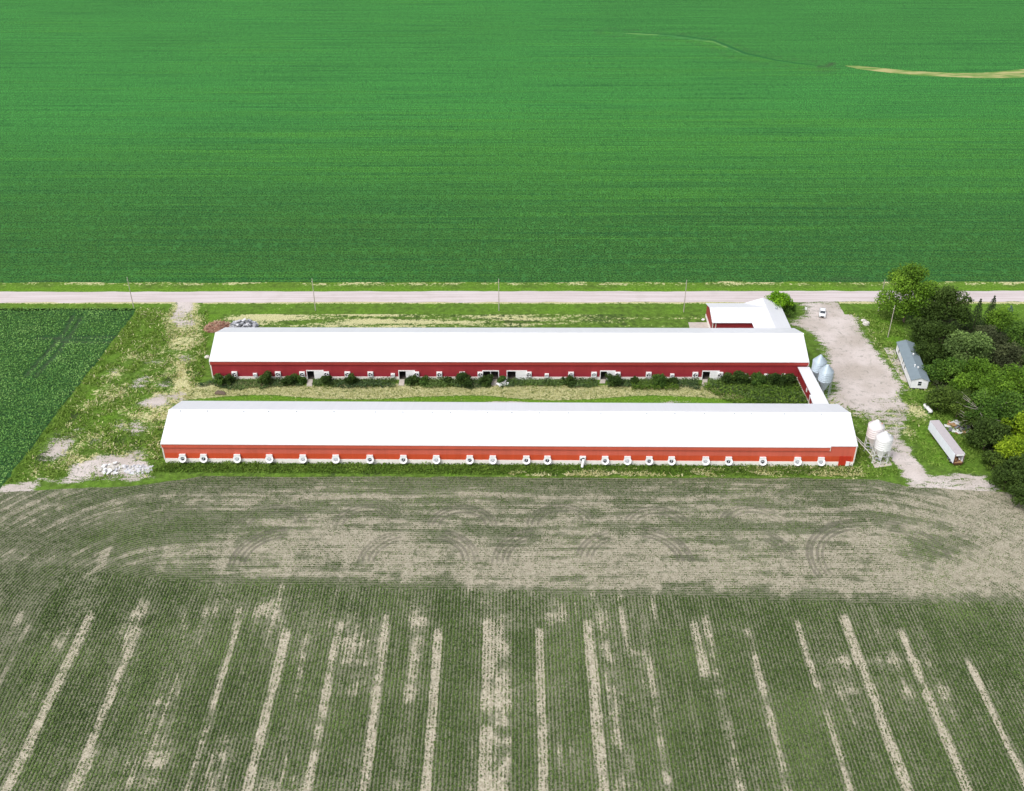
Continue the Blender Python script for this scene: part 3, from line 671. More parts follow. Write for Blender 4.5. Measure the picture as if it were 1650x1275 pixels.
w = MB(); w.box(-12.85, -12.6, -3.3, -3.05, 1.2, 4.8); w.build('corner_trim', M['cream'], nt); w = MB(); w.box(-11.9, -11.6, -3.32, -3.2, 0, 4.7); w.build('corner_trim', M['cream'], nt)
w = MB(); w.lathe([(.3, 0), (.3, .7), (.42, .72), (.42, .86), (.01, .95)], (9.2, 4.2, 5.45), 10); w.build('roof_vent', M['galv_plain'], nt)

# ================================================================== BINS
def feed_bin(label, loc_, mat, mframe, rad, legs_z, cyl_z, top_z, group, rust=False):
    t = thing('feed_bin', label, 'feed bin', (loc_[0], loc_[1], 0), 0, group)
    b = MB(); n = 28
    prof = [(rad, legs_z)]
    k = 5
    for i in range(k):
        z0 = legs_z+(cyl_z-legs_z)*i/k; z1 = legs_z+(cyl_z-legs_z)*(i+1)/k
        prof += [(rad+.035, z0+.03), (rad+.035, z0+.09), (rad, z0+.12), (rad, z1)]
    b.lathe(prof, (0, 0, 0), n); b.build('tank', mat, t)
    b = MB(); b.lathe([(rad+.1, cyl_z-.02), (rad+.1, cyl_z+.05), (.42, top_z-.15), (.40, top_z), (.01, top_z+.06)], (0, 0, 0), n); rf = b.build('roof', mat, t)
    b = MB(); b.lathe([(.30, 0), (.30, .22), (.01, .28)], (rad*.55, -rad*.15, cyl_z+(top_z-cyl_z)*.42), 12); b.build('hatch', M['rust'] if rust else mframe, rf)
    b = MB(); b.lathe([(rad, legs_z), (.32, 1.35), (.30, 1.05), (.01, 1.05)], (0, 0, 0), n); b.build('hopper', mat, t)
    for i in range(6):
        a = i*math.pi/3+.3; b = MB(); ca, sa = math.cos(a), math.sin(a)
        b.tube((rad*ca*.99, rad*sa*.99, .05), (rad*ca*.99, rad*sa*.99, legs_z+.6), .085, .085, 6); b.box(rad*ca-.2, rad*ca+.2, rad*sa-.2, rad*sa+.2, .0, .1)
        b.build('leg', mframe, t)
    for z in (.9, legs_z*.62):
        b = MB()
        for i in range(6):
            a, a2 = i*math.pi/3+.3, (i+1)*math.pi/3+.3; b.tube((rad*math.cos(a), rad*math.sin(a), z), (rad*math.cos(a2), rad*math.sin(a2), z), .05, .05, 6)
        b.build('brace', mframe, t)
    b = MB(); la = -.5   # ladder up the side
    for o in (-.2, .2):
        a = la+o/rad; b.tube(((rad+.18)*math.cos(a), (rad+.18)*math.sin(a), .6), ((rad+.18)*math.cos(a), (rad+.18)*math.sin(a), cyl_z), .025, .025, 5)
    for z in np.arange(.9, cyl_z, .4): b.tube(((rad+.18)*math.cos(la-.2/rad), (rad+.18)*math.sin(la-.2/rad), z), ((rad+.18)*math.cos(la+.2/rad), (rad+.18)*math.sin(la+.2/rad), z), .02, .02, 5)
    b.build('ladder', mframe, t)
    b = MB(); b.tube((0, 0, .75), (-1.2, .4, .9), .16, .12, 8); b.box(-.3, .3, -.3, .3, .45, 1.05); b.build('boot', M['grey'], t)
    return t
feed_bin('pink-stained white feed bin on legs, behind its whiter twin on the concrete pad', (98.9, 232.9), M['bin_white'], M['white'], 2.1, 4.8, 8.1, 9.8, 'white feed bins', True)
feed_bin('clean white feed bin on legs, nearer the bare crop field on the concrete pad', (99.5, 227.4), M['white'], M['white'], 2.1, 4.8, 8.1, 9.8, 'white feed bins')
feed_bin('grey galvanised feed bin beside the corridor, the one touching the rear barn corner', (91.9, 266.6), M['galv'], M['galv_plain'], 2.0, 5.2, 8.2, 10.3, 'galvanised feed bins')
feed_bin('grey galvanised feed bin beside the corridor, farther from the rear barn', (92.5, 261.0), M['galv'], M['galv_plain'], 2.0, 5.2, 8.2, 10.3, 'galvanised feed bins')
for dz, e, lab in ((0, (97.6, 232.6, 1.0), 'upper thin pale feed auger tube running from barn roof edge to white bins'), (-.5, (97.8, 228.6, 1.0), 'lower thin pale feed auger tube running from barn roof edge to white bins')):
    b = MB(); s0 = (91.6, 231.3-abs(dz)*.6, 7.2+dz*.3); b.tube((0, 0, 0), tuple(np.array(e)-np.array(s0)), .10, .10, 8); o = b.build('feed_auger', M['bin_white'], None, s0)
    tag(o, lab, 'auger tube', 'feed auger tubes')

# concrete pads
def pad(name, poly, h=.12):
    b = MB(); b.slab(poly, -.02, h); o = b.build(name, M['concrete']); o['kind'] = 'structure'
pad('concrete_pad', pts((1397, 730), (1409.7, 754.5), (1437, 750), (1431, 738), (1420, 722), (1404, 718)))
pad('concrete_pad', pts((1109, 520), (1143, 520), (1148, 532), (1112, 532)))
pad('concrete_pad', pts((1424, 561), (1440, 560), (1463, 617), (1452, 612)), .08)
for a, yy_ in ((495, 623), (643, 622), (792, 622), (967, 618), (1131, 624)):
    p0, p1 = at(a+1, 612), at(a+9, 612); q0, q1 = at(a-1, yy_), at(a+8, yy_)
    pad('concrete_ramp', [(q0[0], q0[1]), (q1[0], q1[1]), (p1[0], 269.2), (p0[0], 269.2)], .22)

# ================================================================== MOBILE HOME, TRAILER, CAR, TANK
c0 = np.array(at(1465.3, 627.8)); c1 = np.array(at(1492.8, 629.9)); ctr = (c0+c1)/2
L_, W_ = 22.5, 4.9; ang = math.atan2(-(122.0-119.3), 22.7)
mh = thing('mobile_home', 'long white mobile home with grey roof beside the trees right of the drive', 'mobile home', (ctr[0]+.1, ctr[1]+.2, 0), ang)
w = MB(); w.box(-W_/2, W_/2, 0, L_, .55, 3.3)
for y in (0, L_-.12): w.quadmesh([(-W_/2, y, 3.3), (W_/2, y, 3.3), (0, y, 4.15), (-W_/2, y+.12, 3.3), (W_/2, y+.12, 3.3), (0, y+.12, 4.15)], [(0, 1, 2), (5, 4, 3), (0, 3, 4, 1), (1, 4, 5, 2), (2, 5, 3, 0)])
w.build('wall', corrugated('white_lap_siding', (.86, .86, .88), pitch=.25, axis=2, streak=.04), mh)
w = MB(); w.box(-W_/2+.1, W_/2-.1, .1, L_-.1, -.02, .55); w.build('skirting', M['dark'], mh)
w = MB(); slopex(-W_/2-.3, 3.22, 0, 4.2, -.3, L_+.3); slopex(0, 4.2, W_/2+.3, 3.22, -.3, L_+.3); rf = w.build('roof', M['shingle'], mh)
for y, x in ((5.5, .2), (6.6, -.5), (13.5, .4)):
    w = MB(); w.tube((x, y, 3.9), (x, y, 4.75), .16, .16, 10); w.lathe([(.01, .28), (.3, .05), (.3, 0), (.01, 0)], (x, y, 4.7), 10); w.build('vent_pipe', M['white'], rf)
def win(par, x0, x1, y0, y1, z0, z1, side):
    w = MB()
    if side == 'y': w.box(x0, x1, y0-.07, y0-.002, z0, z1)
    else: w.box(x0-.07, x0-.002, y0, y1, z0, z1)
    f = w.build('window', M['white'], par)
    g_ = MB(); mz = (z0+z1)/2
    for a, b_ in ((z0+.08, mz-.05), (mz+.05, z1-.08)):
        if side == 'y': g_.box(x0+.08, x1-.08, y0-.09, y0-.071, a, b_)
        else: g_.box(x0-.09, x0-.071, y0+.08, y1-.08, a, b_)
    g_.build('pane', M['glass'], f)
win(mh, -.55, .6, 0, 0, 1.5, 3.0, 'y')
for y0, y1, z0 in ((8.8, 9.8, 1.6), (11.6, 12.6, 1.6), (18.0, 19.2, 1.6)): win(mh, -W_/2, 0, y0, y1, z0, 2.9, 'x')
w = MB(); w.box(-W_/2-.08, -W_/2-.003, 14.0, 14.95, .6, 2.75); dd = w.build('door', M['cream'], mh)
w = MB(); w.box(-W_/2-1.3, -W_/2-.1, 13.8, 15.2, 0, .35); w.box(-W_/2-.8, -W_/2-.1, 13.8, 15.2, .35, .6); w.build('door_steps', M['wood'], mh)

# semi-trailer, open at the rear
p_n = np.array(at(1547.7, 732.4, 4.05)); p_f = np.array(at(1506, 677.3, 4.05)); dv = p_f-p_n; ang = math.atan2(-dv[0], dv[1]); TL = float(np.linalg.norm(dv))
tt = thing('semi_trailer', 'white box semi-trailer parked on the grass with its rear doors open', 'trailer', (p_n[0], p_n[1], 0), ang)
w = MB(); w.box(-1.3, -1.24, .1, TL, 1.15, 3.98); w.box(1.24, 1.3, .1, TL, 1.15, 3.98); w.box(-1.24, 1.24, TL-.08, TL-.01, 1.15, 3.98); w.build('side_panel', M['trailer'], tt)
w = MB(); w.box(-1.3, 1.3, .1, TL, 3.985, 4.06); w.build('roof', M['trailer_roof'], tt)
w = MB(); w.box(-1.24, 1.24, .1, TL-.1, 1.05, 1.2); w.build('floor', M['boards'], tt)
w = MB(); w.box(-1.33, -1.16, -.02, .098, 1.0, 4.05); w.box(1.16, 1.33, -.02, .098, 1.0, 4.05); w.box(-1.16, 1.16, -.02, .098, .95, 1.15); w.box(-1.1, 1.1, 0, .1, .5, .62); w.box(-.9, -.78, .02, .1, .62, .95); w.box(.78, .9, .02, .1, .62, .95); w.build('rear_frame', M['rustred'], tt)
w = MB(); w.box(-1.16, 1.16, -.03, .08, 3.55, 4.0); w.build('header', M['white'], tt)
w = MB(); w.box(-1.42, -1.34, .1, 1.3, 1.1, 4.0); w.build('rear_door', M['trailer'], tt); w = MB(); w.box(1.34, 1.42, .1, 1.3, 1.1, 4.0); w.build('rear_door', M['trailer'], tt)
w = MB(); w.box(-.5, -.38, .4, TL-.6, .78, 1.05); w.box(.38, .5, .4, TL-.6, .78, 1.05); w.build('chassis', M['rustred'], tt)
for y in (1.9, 3.15):
    for s in (-1, 1):
        w = MB(); w.lathe([(.3, -.3), (.5, -.3), (.52, -.22), (.52, .22), (.5, .3), (.3, .3)], (s*.95, y, .52), 18, 0, 'x'); wl = w.build('wheel', M['black'], tt)
        w = MB(); w.lathe([(.001, .12), (.28, .18), (.3, .26), (.3, -.26), (.001, -.2)], (s*.95, y, .52), 14, 0, 'x'); w.build('rim', M['grey'], wl)
for s in (-1, 1):
    w = MB(); w.box(s*.85-.07, s*.85+.07, TL-3.2, TL-3.05, .05, 1.05); w.box(s*.85-.18, s*.85+.18, TL-3.3, TL-2.95, 0, .06); w.build('landing_leg', M['rustred'], tt)
w = MB()
jl = MB()
for k in range(16):
    x, y, z = random.uniform(-.9, .8), random.uniform(.2, 2.6), 0; s = random.uniform(.2, .5)
    zz = random.choice((0, .5, .95, 1.35)); jl.box(x-s*.6, x+s*.6, y, y+s, zz, zz+random.uniform(.4, .65), random.choice((0, 0, 1, 2)), random.uniform(-.6, .6), (x, y))
o = jl.build('junk_load', [M['boards'], M['white'], M['rustred']]); o.location = (p_n[0], p_n[1], 1.2); o.rotation_euler = (0, 0, ang)
tag(o, 'brown and white junk piled inside the open rear of the trailer', 'junk')

# propane tank
pt = np.array(at(1488.5, 656)); pu = np.array(at(1500, 668.5)); dv = pu-pt; ang = math.atan2(dv[1], dv[0]); Lp = 4.3
pk = thing('propane_tank', 'white horizontal propane tank lying on the grass by the trees', 'propane tank', ((pt[0]+pu[0])/2, (pt[1]+pu[1])/2, 0), ang)
w = MB(); w.lathe([(.001, -Lp/2), (.28, -Lp/2+.06), (.45, -Lp/2+.2), (.55, -Lp/2+.45), (.55, Lp/2-.45), (.45, Lp/2-.2), (.28, Lp/2-.06), (.001, Lp/2)], (0, 0, .9), 20, 0, 'x'); w.build('tank', M['white'], pk)
for s in (-1, 1): w = MB(); w.box(s*1.2-.1, s*1.2+.1, -.4, .4, 0, .5); w.build('foot', M['grey'], pk)
w = MB(); w.lathe([(.2, 0), (.2, .22), (.01, .27)], (0, 0, 1.42), 12); w.build('valve_dome', M['white'], pk)

# white car on the drive, nose to the barns
cx, cy = at(1325.5, 512.5)
car = thing('parked_car', 'white car parked on the gravel drive facing the barns', 'car', (cx+.3, cy+2.0, 0), R_(-15)); car.scale = (1.1, 1.1, 1.1)
def carbody():
    prof = [(-2.35, .45), (-2.40, .75), (-2.25, .98), (-1.05, 1.12), (-.35, 1.66), (.2, 1.74), (1.6, 1.70), (2.25, 1.12), (2.35, .95), (2.35, .45)]
    b = MB(); nx = [(-.92, 0), (-.86, 1), (.86, 1), (.92, 0)]
    L1 = [(-.93, y, z) for y, z in prof]; n = len(prof)
    cols = []
    for x, k in ((-.9, 0), (-.95, 1), (.95, 1), (.9, 0)):
        cols.append([(x*(1 if z < 1.15 else .82), y, z) for y, z in prof])
    vs = sum(cols, []); fs = []
    for c in range(3):
        for i in range(n): fs.append((c*n+i, c*n+(i+1) % n, (c+1)*n+(i+1) % n, (c+1)*n+i))
    fs += [list(range(n-1, -1, -1)), list(range(3*n, 4*n))]
    b.quadmesh(vs, fs); return b
carbody().build('body', M['carwhite'], car, bevel=.05)
w = MB(); w.quadmesh([(-.76, -1.0, 1.16), (.76, -1.0, 1.16), (.70, -.38, 1.66), (-.70, -.38, 1.66)], [(0, 1, 2, 3)]); w.quadmesh([(-.7, 2.2, 1.2), (.7, 2.2, 1.2), (.66, 1.68, 1.68), (-.66, 1.68, 1.68)], [(3, 2, 1, 0)])
for v in range(len(w.v)): x, y, z = w.v[v]; w.v[v] = (x, y+(-.05 if y < 0 else .06), z+.03)
w.build('windscreen', M['glass'], car)
for s in (-1, 1):
    w = MB(); w.box(s*.84-.03, s*.84+.03, -.45, 1.5, 1.2, 1.56); w.build('side_window', M['glass'], car)
    w = MB(); w.box(s*.68-.17, s*.68+.17, -2.42, -2.33, .72, .88); w.build('headlight', M['grey'], car)
    w = MB(); w.box(s*1.06-.1, s*1.06+.1, -.75, -.62, 1.1, 1.26); w.build('mirror', M['carwhite'], car)
    for y in (-1.45, 1.45):
        w = MB(); w.lathe([(.2, -.11), (.32, -.11), (.34, 0), (.32, .11), (.2, .11)], (s*.86, y, .34), 16, 0, 'x'); wl = w.build('wheel', M['black'], car)
        w = MB(); w.lathe([(.001, .10), (.2, .10), (.2, -.10), (.001, -.10)], (s*.86, y, .34), 12, 0, 'x'); w.build('rim', M['grey'], wl)
w = MB(); w.box(-.5, .5, -2.43, -2.34, .5, .86); w.build('grille', M['black'], car)

# ================================================================== POLES, POST, STONES, PILES
def pole(label, x, y, h, arm=True, group='utility poles along the road'):
    t = thing('utility_pole', label, 'utility pole', (x, y, 0), 0, group)
    b = MB(); b.tube((0, 0, -.1), (0, 0, h), .16, .10, 8); b.build('pole', M['wood'], t)
    b = MB(); b.tube((0, 0, h), (0, 0, h+.3), .05, .07, 8); b.lathe([(.07, -.9), (.09, -.85), (.09, -.7), (.05, -.66)], (-.2, 0, h-.1), 8); b.build('insulator', M['cream'], t)
PL = [(216, 498, 'bare wooden utility pole by the road at the left crop field corner'), (508.5, 500.5, 'bare wooden utility pole by the road behind the brush and rubble piles'), (804, 501, 'bare wooden utility pole by the road near the middle of the rear barn'), (1101.5, 503, 'bare wooden utility pole by the road left of the red farm building'), (1415, 502, 'bare wooden utility pole by the road next to the tall roadside tree')]
for px_, py_, lb in PL: x, y = at(px_, py_); pole(lb, x, y, 11.8)
x, y = at(1430.5, 544); pole('bare wooden pole standing alone on the lawn near the mobile home', x, y, 11.5, False, None)
x, y = at(1297, 507)
mp = thing('yard_post', 'short dark post with a pale box on top beside the car', 'post', (x, y, 0)); b = MB(); b.tube((0, 0, 0), (0, 0, 1.9), .09, .08, 8); b.build('post', M['wood'], mp); b = MB(); b.box(-.3, .3, -.25, .25, 1.9, 2.6); b.build('box', M['white'], mp, bevel=.04)

def rock(name, label, cat, c, r, mat, flat=.7, seed=0, group=None):
    rr = random.Random(seed); b = MB(); n = 10; prof = []
    vs = []; m = 6
    for i in range(m+1):
        th = math.pi*i/m
        for k in range(n):
            a = 2*math.pi*k/n; q = r*(1+rr.uniform(-.16, .16)); vs.append((q*math.sin(th)*math.cos(a), q*math.sin(th)*math.sin(a)*.85, q*math.cos(th)*flat+r*flat*.6))
    b.quadmesh(vs, [(i*n+k, (i+1)*n+k, (i+1)*n+(k+1) % n, i*n+(k+1) % n) for i in range(m) for k in range(n)])
    o = b.build(name, mat, None, (c[0], c[1], 0)); return tag(o, label, cat, group)
rock('boulder', 'white rounded boulder on the lawn beside the gravel drive, lower of two', 'boulder', at(1395, 524), 1.15, M['stone'], .8, 3, 'boulders beside the drive')
rock('boulder', 'smaller pale boulder on the lawn beside the gravel drive, upper of two', 'boulder', at(1391, 518), .9, M['stone'], .6, 5, 'boulders beside the drive')
rock('boulder', 'pale boulder lying at the left end of the rear barn', 'boulder', at(334.5, 577), .9, M['stone'], .7, 8)
rock('boulder', 'small white stone on the lawn west of the red farm building', 'stone', at(1133, 516), .6, M['white'], .6, 9)
x, y = at(356, 634); lg = MB(); 
for k in range(5): lg.tube((-1.6+.15*k, -.5+.28*k, .35+.12*(k % 2)), (1.7-.2*k, -1.0+.28*k, .3+.15*(k % 2)), .34, .28, 9)
tag(lg.build('log_heap', M['bark'], None, (x, y, 0)), 'dark heap of old logs in the dry grass between the barns', 'logs')

def heap(name, label, cat, c, rx, ry, h, n, mats, size, rz=0):
    rr = random.Random(len(label)); b = MB()
    for k in range(n):
        a = rr.uniform(0, 6.28); q = math.sqrt(rr.random()); x, y = rx*q*math.cos(a), ry*q*math.sin(a); z = h*(1-q*q)*rr.random()
        l = size[0]*rr.uniform(.5, 1.3); w_ = size[1]*rr.uniform(.5, 1.4); th = size[2]*rr.uniform(.6, 1.4); az = rr.uniform(0, 6.28); el = rr.uniform(-.45, .45)
        d = np.array([math.cos(az)*math.cos(el), math.sin(az)*math.cos(el), math.sin(el)]); s_ = np.array([-math.sin(az), math.cos(az), 0]); u = np.cross(d, s_); p = np.array([x, y, z+th+abs(math.sin(el))*l*.5])
        vs = [p+d*sx*l/2+s_*sy*w_/2+u*sz*th/2 for sz in (-1, 1) for sx, sy in ((-1, -1), (1, -1), (1, 1), (-1, 1))]
        b.quadmesh(vs, [(3, 2, 1, 0), (4, 5, 6, 7), (0, 1, 5, 4), (1, 2, 6, 5), (2, 3, 7, 6), (3, 0, 4, 7)], rr.randrange(len(mats)))
    b.lathe([(1.0, -.02), (.7, h*.10+.02), (.3, h*.16+.03), (.001, h*.18+.04)], (0, 0, 0), 14, len(mats)-1)
    for i in range(len(b.v)-56, len(b.v)): b.v[i] = (b.v[i][0]*rx*1.02, b.v[i][1]*ry*1.02, b.v[i][2])
    o = b.build(name, mats, None, (c[0], c[1], 0)); o.rotation_euler = (0, 0, rz); return tag(o, label, cat)
M['brush'] = plain('dry_pink_brush', (.40, .21, .15), .95, 0, .3, 2); M['brush2'] = plain('dry_tan_brush', (.46, .32, .22), .95, 0, .3, 2)
M['rubble'] = plain('grey_rubble', (.42, .43, .46), .95, 0, .2, 2); M['rubble2'] = plain('pale_rubble', (.60, .60, .62), .95, 0, .2, 2); M['rubble3'] = plain('dark_rubble', (.16, .17, .18), .95, 0, .2, 2)
heap('brush_pile', 'reddish brown pile of dry brush at the rear barn left corner', 'brush pile', at(352, 529), 4.6, 3.0, 2.2, 420, [M['brush'], M['brush2']], (1.6, .14, .1), .3)
heap('rubble_pile', 'grey pile of broken concrete behind the rear barn left end', 'rubble', at(393, 527), 4.8, 3.2, 1.9, 170, [M['rubble'], M['rubble2'], M['rubble3']], (1.1, .8, .25))
heap('rubble_pile', 'scattered white broken slabs on the bare ground left of the front barn', 'rubble', at(182, 756), 3.6, 2.6, .8, 46, [M['white'], M['rubble2'], M['stone']], (1.0, .7, .14))
heap('rubble_pile', 'flat spread of pale chalky chunks right beside the whiter slabs', 'rubble', at(222, 757), 4.2, 2.4, .2, 60, [M['stone'], M['rubble2']], (.55, .45, .12))
heap('scrap_heap', 'heap of white sheets and brown boards on grass beside the trailer', 'scrap heap', at(1543, 690), 3.0, 3.0, .9, 36, [M['white'], M['boards'], M['boards'], M['rubble3'], M['white']], (1.7, .9, .06))
b = MB(); b.prism([(0, .02), (.9, 0), (1.1, .12), (.5, .5), (.1, .4)], -1.4, 1.6); sp = at(1559.5, 688)
o = b.build('curved_sheet', M['white'], None, (sp[0], sp[1], 0)); o.rotation_euler = (0, 0, 1.75); tag(o, 'curved white scrap panel lying at the right end of the scrap heap', 'scrap')
sx, sy = at(809, 622); b = MB()
for k, (dx, dy, a) in enumerate(((0, 0, .2), (.9, .5, -.4), (-.8, .4, .9), (.5, 1.1, 1.2))):
    ca, sa = math.cos(a), math.sin(a); vs = [(dx+1.0*(ca*p-sa*q*.6), dy+1.0*(sa*p+ca*q*.6), .35+.12*k+.35*r) for p, q, r in ((-1, -1, 0), (1, -1, .3), (1, 1, 1), (-1, 1, .7))]
    b.quadmesh(vs+[(x, y, z-.06) for x, y, z in vs], [(0, 1, 2, 3), (7, 6, 5, 4), (0, 4, 5, 1), (1, 5, 6, 2), (2, 6, 7, 3), (3, 7, 4, 0)])
tag(b.build('discarded_sheet', M['white'], None, (sx, sy, 0)), 'crumpled white sheets dumped in the weeds before the rear barn middle doors', 'debris')

# ================================================================== VEGETATION
FOL = {
 'bright': foliage('leaf_bright', (0.072, 0.149, 0.015), (0.137, 0.271, 0.021), (0.241, 0.420, 0.038)),
 'mid': foliage('leaf_mid', (0.048, 0.108, 0.017), (0.097, 0.201, 0.025), (0.177, 0.323, 0.043)),
 'dark': foliage('leaf_dark', (0.036, 0.065, 0.011), (0.064, 0.115, 0.019), (0.107, 0.176, 0.033)) if True else foliage('leaf_dark_', (0.026, 0.059, 0.017), (0.057, 0.117, 0.028), (0.105, 0.192, 0.046)),
 'olive': foliage('leaf_olive', (0.048, 0.083, 0.015), (0.099, 0.166, 0.025), (0.177, 0.271, 0.039)),
 'pale': foliage('leaf_pale', (0.089, 0.149, 0.039), (0.170, 0.261, 0.072), (0.272, 0.410, 0.108)),
 'brown': foliage('leaf_brown', (0.048, 0.063, 0.025), (0.092, 0.111, 0.049), (0.137, 0.166, 0.064)),
 'lime': foliage('leaf_lime', (0.143, 0.237, 0.011), (0.284, 0.428, 0.018), (0.452, 0.600, 0.038)),
 'spruce': foliage('needle_dark', (0.026, 0.048, 0.021), (0.057, 0.097, 0.034), (0.099, 0.153, 0.051)),
 'blue': foliage('needle_blue', (0.081, 0.132, 0.123), (0.160, 0.244, 0.236), (0.272, 0.384, 0.358)),
 'limebush': foliage('leaf_lime_bush', (0.093, 0.218, 0.009), (0.200, 0.438, 0.015), (0.335, 0.600, 0.026)),
 'shrub': foliage('leaf_shrub', (0.023, 0.048, 0.010), (0.057, 0.111, 0.021), (0.105, 0.174, 0.032)),
 'shrub2': foliage('leaf_shrub_light', (0.033, 0.079, 0.015), (0.081, 0.166, 0.025), (0.145, 0.261, 0.043)),
}
def crown_points(h, r, z0, n, blobs, rr):
    """leaf centres in an uneven crown made of many clumps; returns points and a clump value"""
    P = []; Cl = []; cz = (z0+h)/2; hz = (h-z0)/2
    sq = []
    for k in range(blobs):
        th = rr.uniform(0, 2*np.pi); u = rr.uniform(-.75, 1); q = np.sqrt(max(0, 1-u*u))*rr.uniform(.45, .86)
        br = r*rr.uniform(.17, .46); q *= rr.uniform(.85, 1.22); sq.append((q*np.cos(th)*r, q*np.sin(th)*r, cz+u*hz*.80, br))
    sq.append((0, 0, cz, r*.55)); sq.append((0, 0, h-r*.35, r*.32))
    tot = sum(b[3]**2 for b in sq)
    for b in sq:
        m = int(n*b[3]**2/tot); d = rr.normal(size=(m, 3)); d /= np.linalg.norm(d, axis=1)[:, None]
        rad = b[3]*(rr.uniform(.15, 1, m)**.4)*rr.uniform(.8, 1.18, m)
        p = np.array(b[:3])+d*rad[:, None]*np.array([1.05, 1.05, .82]); P.append(p); Cl.append(np.full(m, rr.uniform(0, .75))+rr.uniform(-.08, .08, m))
    return np.concatenate(P), np.concatenate(Cl), sq
def tree(name, label, cat, x, y, h, r, kind, n=5000, blobs=22, z0=None, ls=.55, group=None, seed=0, dead=False):
    rr = np.random.default_rng(seed+100); t = thing(name, label, cat, (x, y, 0), 0, group)
    z0 = h*.22 if z0 is None else z0
    P, Cl, sq = crown_points(h, r, z0, n, blobs, rr)
    P = P[P[:, 2] > z0*.5]; Cl = Cl[:len(P)] if len(Cl) != len(P) else Cl
    fast_mesh('crown', leaves(P, np.full(len(P), ls)), 4, FOL[kind], t, {'clump': Cl})
    b = MB(); tr = max(.12, h*.02)
    b.tube((0, 0, -.1), (0, 0, z0), tr*1.25, tr, 8); b.tube((0, 0, z0), (0, 0, h*.72), tr, tr*.4, 8)
    for s in sq[:9 if not dead else 14]:
        k = rr.uniform(.5, .9); b.tube((0, 0, z0*.9+(s[2]-z0)*.3*k), (s[0]*.85, s[1]*.85, s[2]), tr*.4, tr*.12, 6)
    if dead:
        for k in range(22):
            a = rr.uniform(0, 6.28); q = rr.uniform(.9, 1.2)*r; z = rr.uniform(.45, 1.0)*h; b.tube((q*.3*math.cos(a), q*.3*math.sin(a), z*.75), (q*math.cos(a), q*math.sin(a), z), .10, .04, 5)
    b.build('trunk', M['bark'] if not dead else M['wood'], t)
    return t
def spruce(label, x, y, h, r, kind, n=2600, seed=0, group=None):
    rr = np.random.default_rng(seed+500); t = thing('spruce_tree', label, 'tree', (x, y, 0), 0, group)
    L = max(9, int(h*1.4)); P = []; Cl = []
    for k in range(L):
        f = (k+.5)/L; z = h*(.08+.9*f); rad = r*(1-f)**.85+.15; m = int(n*(1-f*.75)/L*1.5); arms = 7+int(4*rr.random()); a0 = rr.uniform(0, 6)
        ai = rr.integers(0, arms, m); q = rr.uniform(.1, 1, m)**.7; a = a0+ai*2*np.pi/arms+rr.normal(0, .13, m); q2 = q*rad*(1+.25*np.sin(ai*3.1))
        P.append(np.stack([q2*np.cos(a), q2*np.sin(a), z-q*rad*.33+rr.normal(0, .1, m)], 1)); Cl.append(rr.uniform(0, .6)+rr.uniform(0, .2, m))
    P = np.concatenate(P); Cl = np.concatenate(Cl); fast_mesh('crown', leaves(P, np.full(len(P), .42), .5, .8), 4, FOL[kind], t, {'clump': Cl})
    b = MB(); b.tube((0, 0, -.1), (0, 0, h*.97), h*.018, .03, 8); b.build('trunk', M['bark'], t); return t

